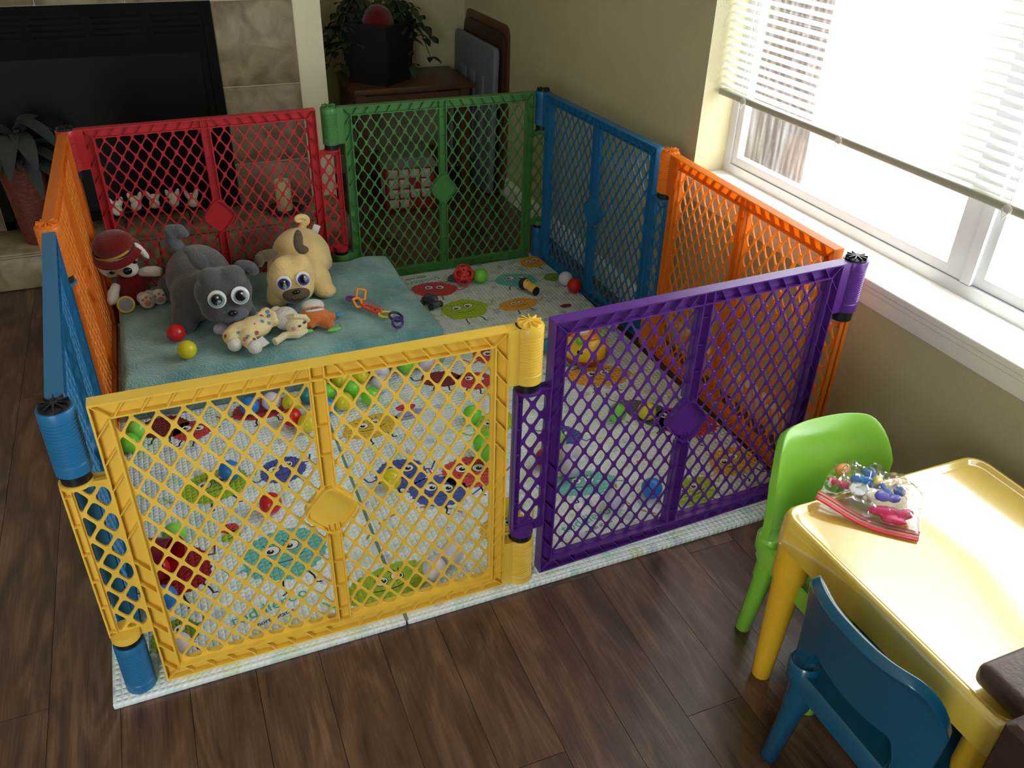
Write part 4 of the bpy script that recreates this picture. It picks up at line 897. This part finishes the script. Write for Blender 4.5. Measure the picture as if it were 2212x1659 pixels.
for s in (-1, 1): MB().tube([(s*.12, -.05, 0), (s*.12, 0, .058), (s*.12, .05, 0)], .004, 8).build('leg', im, tr_)
# tall brown vase with big grey green leaves
t = thing('floor_vase', 'tall brown textured vase holding dark leaves on the hearth', 'vase', (-1.075, 2.125, .1412), (0, .06, 0))
MB().lathe([(.034, 0), (.042, .01), (.05, .07), (.062, .16), (.075, .25), (.082, .31), (.078, .315), (.07, .31)], 30).build('body', mat('vase_brown', sr(96, 44, 32), .55, bump=1, bscale=70, var=.25, vscale=30), t, smooth=True)
leaf_m = mat('dusty_leaf', sr(34, 46, 38), .7, bump=.4, bscale=50, var=.2)
def leaf(parent, p, d, l, w, droop, m, name='leaf'):
    p = Vector(p); d = Vector(d).normalized(); side = d.cross(Vector((0, 0, 1))).normalized(); up = side.cross(d); vs = []; n = 8
    for i in range(n+1):
        s = i/n; c = p+d*l*s-Vector((0, 0, 1))*droop*l*s*s; ww = w*math.sin(PI*min(1, s*.92+.06))**.7
        vs += [c-side*ww+up*ww*.25, c, c+side*ww+up*ww*.25]
    fs = []
    for i in range(n): a = i*3; fs += [(a, a+1, a+4, a+3), (a+1, a+2, a+5, a+4)]
    return MB().add(vs, fs).build(name, m, parent, smooth=True, angle=180)
R = random.Random(4)
for k in range(20):
    a = k*2.4; el = R.uniform(.15, 1.0)
    d = (math.cos(a)*math.cos(el), math.sin(a)*math.cos(el)-.1, math.sin(el))
    z0 = .30+R.uniform(0, .10)
    leaf(t, (.01*math.cos(a), .01*math.sin(a)-.01, z0), d, R.uniform(.14, .22), R.uniform(.022, .036), R.uniform(.4, 1.1), leaf_m)
MB().tube([(0, 0, .2), (.01, 0, .42)], .012, 8).build('stem', leaf_m, t)
for a, z, l in ((-.6, .48, .2), (-1.2, .44, .2), (.3, .46, .2), (-2.0, .40, .22)):
    leaf(t, (0, 0, z-.04), (math.cos(a), math.sin(a), .45), l, .034, .8, leaf_m)

# end table
t = thing('end_table', 'brown wooden end table in the corner holding the black planter', 'table', (.54, 2.77, 0))
wd = mat('table_wood', sr(92, 60, 40), .4, var=.2, vscale=10)
bevel(MB().box((-.275, -.19, .475), (.30, .19, .50)).build('table_top', wd, t), .004, 2)
for sx in (-.245, .255):
    for sy in (-.165, .16): MB().box((sx-.022, sy-.022, 0), (sx+.022, sy+.022, .475)).build('leg', wd, t)
for a, b_ in (((-.223, -.17, .40), (.233, -.155, .465)), ((-.223, .15, .40), (.233, .165, .465)), ((-.25, -.143, .40), (-.237, .138, .465)), ((.25, -.143, .40), (.263, .138, .465))): MB().box(a, b_).build('apron', wd, t)
MB().box((-.25, -.165, .1), (.26, .165, .115)).build('shelf', wd, t)
for x in (-.245, .255): MB().lathe([(.005, 0), (.004, .004)], 12, M=Matrix.Translation((x, -.187, .44)) @ Matrix.Rotation(PI/2, 4, 'X')).build('screw_plug', black_m, t)
# black square planter with ivy
t = thing('planter', 'black square planter standing on the end table', 'planter', (.43, 2.75, .5005), (0, 0, .75))
bp_ = mat('planter_black', sr(18, 18, 20), .55)
def frustum(mb, w0, w1, z0, z1):
    v = [(-w0, -w0, z0), (w0, -w0, z0), (w0, w0, z0), (-w0, w0, z0), (-w1, -w1, z1), (w1, -w1, z1), (w1, w1, z1), (-w1, w1, z1)]
    return mb.add(v, [(3, 2, 1, 0), (0, 1, 5, 4), (1, 2, 6, 5), (2, 3, 7, 6), (3, 0, 4, 7), (4, 5, 6, 7)])
frustum(MB(), .105, .125, 0, .25).build('box', bp_, t)
MB().box((-.13, -.13, .25), (.13, -.118, .262)).box((-.13, .118, .25), (.13, .13, .262)).box((-.13, -.118, .25), (-.118, .118, .262)).box((.118, -.118, .25), (.13, .118, .262)).build('rim', bp_, t)
iv = mat('ivy_leaf', sr(40, 56, 30), .6, var=.3); vine = mat('ivy_stem', sr(60, 66, 40), .7)
wr_ = thing('ivy_plant', 'dark leafy ivy with arching stems around the black planter', 'plant', (.43, 2.79, .76))
R = random.Random(11)
for k in range(30):
    a = R.uniform(0, 2*PI); rad = R.uniform(.13, .25); hgt = R.uniform(.0, .12)
    end = (rad*math.cos(a)*1.15, rad*math.sin(a)*.45, -R.uniform(.0, .22))
    pts = []
    for i in range(9):
        s = i/8; pts.append((end[0]*s, end[1]*s, hgt*4*s*(1-s)+end[2]*s*s))
    MB().tube(pts, .0022, 5).build('stem', vine, wr_)
    for i in range(1, 9):
        for s in (-1, 1):
            aa = a+s*1.1+R.uniform(-.4, .4)
            leaf(wr_, pts[i], (math.cos(aa), math.sin(aa), R.uniform(-.3, .4)), R.uniform(.04, .065), R.uniform(.014, .022), .5, iv)
tag(MB().lathe([(.075, 0), (.07, .05), (.055, .085), (.03, .105), (.001, .11)], 24).build('red_bow', plush_m('red_velvet', sr(96, 20, 22)), loc=(.43, 2.73, .722), smooth=True, angle=180), 'dark red velvet dome inside the black planter', 'decoration')
# boards leaning in the corner
t = thing('tray_table', 'brown wooden folding tray leaning against the right wall', 'tray table', (.915, 2.66, 0), (0, math.radians(1.5), 0))
M_ = Matrix(((0, 0, 1, 0), (1, 0, 0, 0), (0, 1, 0, 0), (0, 0, 0, 1)))
P = rrect(-.28, .02, .28, .775, .05)
MB().prism(P, -.008, .008, 0, M_).build('board', wd, t)
MB().prism(rrect(-.26, .0, .26, .74, .05), -.024, -.010, 0, M_).build('board', mat('board_dark', sr(60, 40, 30), .5), t)
t = thing('folding_table', 'blue grey plastic folding table leaning before the brown tray', 'folding table', (.862, 2.67, 0), (0, math.radians(2), 0))
gp = mat('grey_plastic', sr(112, 116, 130), .5)
bevel(MB().prism(rrect(-.26, .005, .28, .68, .03), -.014, .014, 0, M_).build('top', gp, t), .006, 2)
for y in (-.12, .0, .12): bevel(MB().box((-.022, y-.03, .12), (-.012, y+.03, .54)).build('moulded_rib', gp, t), .004, 2)
# storage box under table
t = thing('toy_house', 'red and white toy house with chequered windows under the table', 'toy', (.455, 2.44, 0), (0, 0, -.12))
rdp = mat('house_red', sr(150, 30, 34), .5); whp = mat('house_white', sr(196, 192, 180), .5)
bevel(MB().box((-.115, -.09, 0), (.115, .09, .205)).build('body', rdp, t), .008, 2)
MB().prism([(-.13, .205), (.13, .205), (.10, .25), (-.10, .25)], -.1, .1, 0, Matrix(((1, 0, 0, 0), (0, 0, 1, 0), (0, 1, 0, 0), (0, 0, 0, 1)))).build('roof', mat('house_grey', sr(120, 120, 112), .5), t)
for i in range(4):
    for j in range(4):
        if (i, j) in ((2, 0), (3, 0), (2, 2)): continue
        bevel(MB().box((-.100+i*.05, -.095, .015+j*.047), (-.058+i*.05, -.088, .055+j*.047)).build('window_panel', whp, t), .003, 1)
for k in range(3): MB().box((-.118, -.06+k*.045, .05), (-.112, -.03+k*.045, .14)).build('side_panel', whp, t)

# ------------------------------------------------------------------ kids' table
t = thing('kids_table', "child's yellow plastic table with glossy raised rim top", 'table')
ty = mat('table_yellow', sr(236, 200, 66), .22, coat=1, spec=.9, var=.02); tyl = mat('table_leg_yellow', sr(226, 178, 40), .4)
def loops(mb, specs, n=5, mi=0):
    rings = []
    for (x0, y0, x1, y1, r, z) in specs: rings.append([(x, y, z) for x, y in rrect(x0, y0, x1, y1, r, n)])
    k = len(rings[0]); vs = [p for q in rings for p in q]; fs = []
    for i in range(len(rings)-1):
        for j in range(k): a = i*k+j; b = i*k+(j+1) % k; fs.append((a, b, b+k, a+k))
    fs.append(tuple((len(rings)-1)*k+j for j in range(k))); mb.add(vs, fs, mi); return mb
tx0, tx1, ty0, ty1, tz = .343, .835, -.889, -.378, .42
def S(i, z, r): return (tx0+i, ty0+i, tx1-i, ty1-i, r, z)
loops(MB(), [S(.006, .372, .02), S(.006, .350, .02), S(.0, .352, .03), S(.0, .408, .035), S(.003, .416, .035), S(.008, .42, .034), S(.014, .419, .03), S(.019, .413, .026), S(.024, .412, .024)]).build('table_top', ty, t, smooth=True, angle=50)
for sx, sy, px, py in ((-1, 1, tx0, ty1), (1, 1, tx1, ty1), (-1, -1, tx0, ty0), (1, -1, tx1, ty0)):
    top = Vector((px-sx*.036, py-sy*.036, .352)); bot = Vector((px-sx*.022, py-sy*.045, 0)); d = (top-bot)
    M = Matrix.Translation(bot) @ d.to_track_quat('Z', 'Y').to_matrix().to_4x4(); l = d.length
    MB().lathe([(.016, 0), (.019, .004), (.0215, .06), (.0285, l-.10), (.030, l-.08), (.0325, l-.078), (.036, l+.03)], 24, 0, M).build('leg', tyl, t, smooth=True)
# brown leather armchair corner
t = thing('armchair', 'dark brown leather armchair corner at the lower right, arm pad resting over the table', 'armchair')
lea = mat('brown_leather', sr(74, 50, 38), .42, bump=.25, bscale=120, coat=.15)
loops(MB(), [(.288, -1.45, .93, -.896, .006, .002), (.288, -1.45, .93, -.896, .006, .49), (.296, -1.44, .92, -.904, .006, .498)]).build('arm', mat('leather_shaded', sr(56, 36, 26), .6, bump=.25, bscale=120), t, smooth=True)  # darker leather copy, side-face shade put into the colour of the whole arm
bevel(MB().box((.365, -.893, .4215), (.93, -.795, .462)).box((.365, -1.0, .4215), (.93, -.893, .462)).build('arm_pad', lea, t), .014, 4)

# ------------------------------------------------------------------ kids' chairs
def chair(color, label, loc, rz, name='kids_chair'):
    t = thing(name, label, 'chair', loc, (0, 0, rz), group=None)
    W_, Dp = .142, .125
    loops(MB(), [(-W_, -Dp, W_, Dp, .04, .225), (-W_-.003, -Dp-.003, W_+.003, Dp+.003, .043, .226), (-W_, -Dp, W_, Dp, .04, .262), (-W_+.004, -Dp+.004, W_-.004, Dp-.004, .037, .266), (-W_+.014, -Dp+.014, W_-.014, Dp-.014, .03, .262), (-W_+.03, -Dp+.03, W_-.03, Dp-.03, .02, .259)]).build('seat', color, t, smooth=True, angle=60)
    for sx in (-1, 1):
        for sy in (-1, 1):
            top = Vector((sx*.105, sy*.095, .235)); bot = Vector((sx*.122, sy*.112, 0)); d = top-bot
            M = Matrix.Translation(bot) @ d.to_track_quat('Z', 'Y').to_matrix().to_4x4(); l = d.length
            MB().lathe([(.014, 0), (.0165, .003), (.0195, l-.09), (.021, l-.075), (.0235, l-.073), (.026, l)], 20, 0, M).build('leg', color, t, smooth=True)
        M = Matrix.Translation((sx*.112, .105, .235)); MB().lathe([(.025, 0), (.028, .004), (.028, .038), (.025, .042), (.022, .038)], 24, 0, M).build('back_socket', color, t, smooth=True)
    nu, nv = 40, 14; vs = []; fs = []
    for i in range(nu+1):
        s = -1+2*i/nu; a = abs(s)
        top = .492-.085*(max(0, (a-.62)/.38))**2.4; k = min(1, max(0, (a-.56)/.2)); k = k*k*(3-2*k)
        bot = .335-.012*math.cos(a*2.5)-(.077)*k
        for j in range(nv+1):
            v = j/nv; z = bot+(top-bot)*v; h = (z-.262)/.23
            x = s*(.136+.013*max(0, h)); y = .118+.030*h*h+.012*h-(.020+.030*max(0, min(1, h)))*a**2.5
            if v > .84: y += .014*((v-.84)/.16)**2*max(0, 1-a**4)
            vs.append((x, y, z))
    for i in range(nu):
        for j in range(nv): q = i*(nv+1)+j; fs.append((q, q+nv+1, q+nv+2, q+1))
    o = MB().add(vs, fs).build('backrest', color, t, smooth=True, angle=180)
    m = o.modifiers.new('s', 'SOLIDIFY'); m.thickness = .018; m.offset = 0; bv = o.modifiers.new('b', 'BEVEL'); bv.width = .006; bv.segments = 3; bv.limit_method = 'ANGLE'; bv.angle_limit = math.radians(50)
    return t
chair(mat('chair_green', sr(128, 192, 62), .32, coat=.3), 'small bright green plastic chair between the table and the playpen', (.522, -.42, 0), -.03)
chair(mat('chair_blue', sr(8, 82, 116), .26, coat=.6), 'small dark blue plastic chair at the left side of the table', (.378, -.705, 0), PI/2)

# ------------------------------------------------------------------ zip bag with toy pieces
pc = {k: mat('piece_'+k, sr(*v), .25, trans=.2) for k, v in dict(pink=(225, 70, 120), blue=(60, 140, 225), yellow=(240, 215, 120), green=(170, 210, 90), orange=(240, 150, 90), violet=(120, 110, 220), white=(235, 235, 235)).items()}
ax = Vector((.112, -.143, 0)).normalized(); ay = Vector((.143, .112, 0)).normalized(); bo = Vector((.421, -.389, .4135))
def BP(u, v, z): return bo+ax*u+ay*v+Vector((0, 0, z))
labels = {'blue': 'translucent blue figure shaped toy piece in the zip bag', 'pink': 'pink plastic toy piece in the zip bag', 'green': 'lime green disc shaped piece at the bag edge', 'yellow': 'pale yellow toy piece in the middle of the bag', 'orange': 'orange toy piece at the bag far corner', 'violet': 'violet toy piece near the bag centre', 'white': 'white card like piece inside the bag'}
def piece(c, label, parts, kind='toy_piece'):
    mb = MB()
    for p in parts: mb.ell(BP(p[0][0], p[0][1], p[0][2]*.75+.004), p[1], rot=(0, 0, p[2] if len(p) > 2 else 0), n=14, m=8)
    o = mb.build(kind, pc[c], smooth=True, angle=180); blob(o, .003, 3); tag(o, label, 'toy piece', 'toy pieces in the zip bag')
piece('blue', 'blue figure shaped piece at the bag top', [((.055, .075, .035), (.014, .012, .009)), ((.08, .078, .037), (.028, .012, .009), -.9), ((.11, .06, .034), (.012, .012, .01)), ((.075, .105, .034), (.01, .022, .008), .3), ((.13, .085, .03), (.012, .012, .009))])
piece('pink', 'pink petal shaped piece at the left of the bag', [((.03, .062, .022), (.012, .028, .006), .6)])
piece('pink', 'large pink piece at the lower right of the bag', [((.115, .022, .02), (.032, .012, .009), -.5), ((.15, .035, .018), (.018, .012, .008)), ((.135, .01, .014), (.008, .024, .006), .9)])
piece('green', 'lime green disc at the left edge of the bag', [((.02, .085, .010), (.022, .02, .004))])
piece('yellow', 'pale yellow ribbed piece in the bag centre', [((.088, .085, .048), (.012, .008, .006)), ((.090, .075, .048), (.012, .006, .006))])
piece('orange', 'orange piece at the far corner of the bag', [((.025, .105, .025), (.022, .014, .008), .4)])
piece('violet', 'violet ring shaped piece below the blue one', [((.105, .045, .04), (.016, .014, .008)), ((.125, .055, .034), (.014, .01, .007))])
piece('white', 'white flat card piece in the bag centre', [((.062, .050, .035), (.026, .018, .003), .5)])
piece('green', 'olive green piece low in the bag front', [((.11, .02, .008), (.016, .009, .005))])
def bagmat():
    m = bpy.data.materials.new('clear_film'); m.use_nodes = True; N = m.node_tree.nodes; L = m.node_tree.links
    for n in list(N):
        if n.type == 'BSDF_PRINCIPLED': N.remove(n)
    out = N['Material Output']; tr = N.new('ShaderNodeBsdfTransparent'); tr.inputs[0].default_value = (.96, .96, .97, 1); g = N.new('ShaderNodeBsdfGlossy'); g.inputs['Roughness'].default_value = .12
    lw = N.new('ShaderNodeLayerWeight'); lw.inputs[0].default_value = .35; r = N.new('ShaderNodeMapRange'); r.inputs[3].default_value = .16; r.inputs[4].default_value = .65; L.new(lw.outputs['Facing'], r.inputs[0])
    ms = N.new('ShaderNodeMixShader'); L.new(r.outputs[0], ms.inputs[0]); L.new(tr.outputs[0], ms.inputs[1]); L.new(g.outputs[0], ms.inputs[2]); L.new(ms.outputs[0], out.inputs[0])
    return m
bagm = bagmat()
t = thing('zip_bag', 'clear crumpled zip bag of toy pieces on the yellow table corner', 'bag')
nu, nv = 44, 36; vs = []; fs = []
for side in (1, -1):
    off = len(vs)
    for j in range(nv+1):
        for i in range(nu+1):
            u = i/nu; v = j/nv; w = 4*u*(1-u); q = math.sin(PI*min(1, v*1.0))**.6 if 0 < v < 1 else 0
            hh = (.046*(w**.5)*q*(v**.5)) if side > 0 else 0
            cr = abs(noise.noise(Vector((u*5, v*4, 2))))*.040+abs(noise.noise(Vector((u*11, v*9, 5))))*.022
            z = hh+cr*w**.4*q if side > 0 else .0006
            uu = -.002+u*(.185-.02*v)+.008*v; vv = v*.150+.012*math.sin(u*PI)*(1-v)*-1+noise.noise(Vector((u*3, 8, 1)))*.016*v
            p = BP(uu, vv, z+.001); vs.append(tuple(p))
    for j in range(nv):
        for i in range(nu): a = off+j*(nu+1)+i; fs.append((a, a+1, a+nu+2, a+nu+1))
MB().add(vs, fs).build('film', bagm, t, smooth=True, angle=25)
zs = MB(); n = 24; zr = mat('zip_red', sr(215, 50, 66), .35); zp = mat('zip_pink', sr(228, 140, 130), .35, alpha=.7); zd = mat('zip_line', sr(120, 50, 50), .5)
def strip(v0, v1, z, m, name):
    vs = []
    for i in range(n+1):
        u = i/n; b = -.012*math.sin(u*PI); zz = z+.018*math.cos(u*PI/2)**6
        vs += [tuple(BP(u*.183-.002, v0+b, zz)), tuple(BP(u*.183-.002, v1+b, zz+.001))]
    o = MB().add(vs, [(2*i, 2*i+2, 2*i+3, 2*i+1) for i in range(n)]).build(name, m, t, smooth=True); o.modifiers.new('s', 'SOLIDIFY').thickness = .0012
strip(-.010, -.004, .003, zr, 'zip_strip'); strip(-.0035, .004, .0035, zp, 'zip_strip'); strip(.0045, .006, .004, zd, 'zip_line'); strip(.006, .013, .004, zp, 'zip_strip'); strip(.0135, .0155, .0045, zr, 'zip_line')
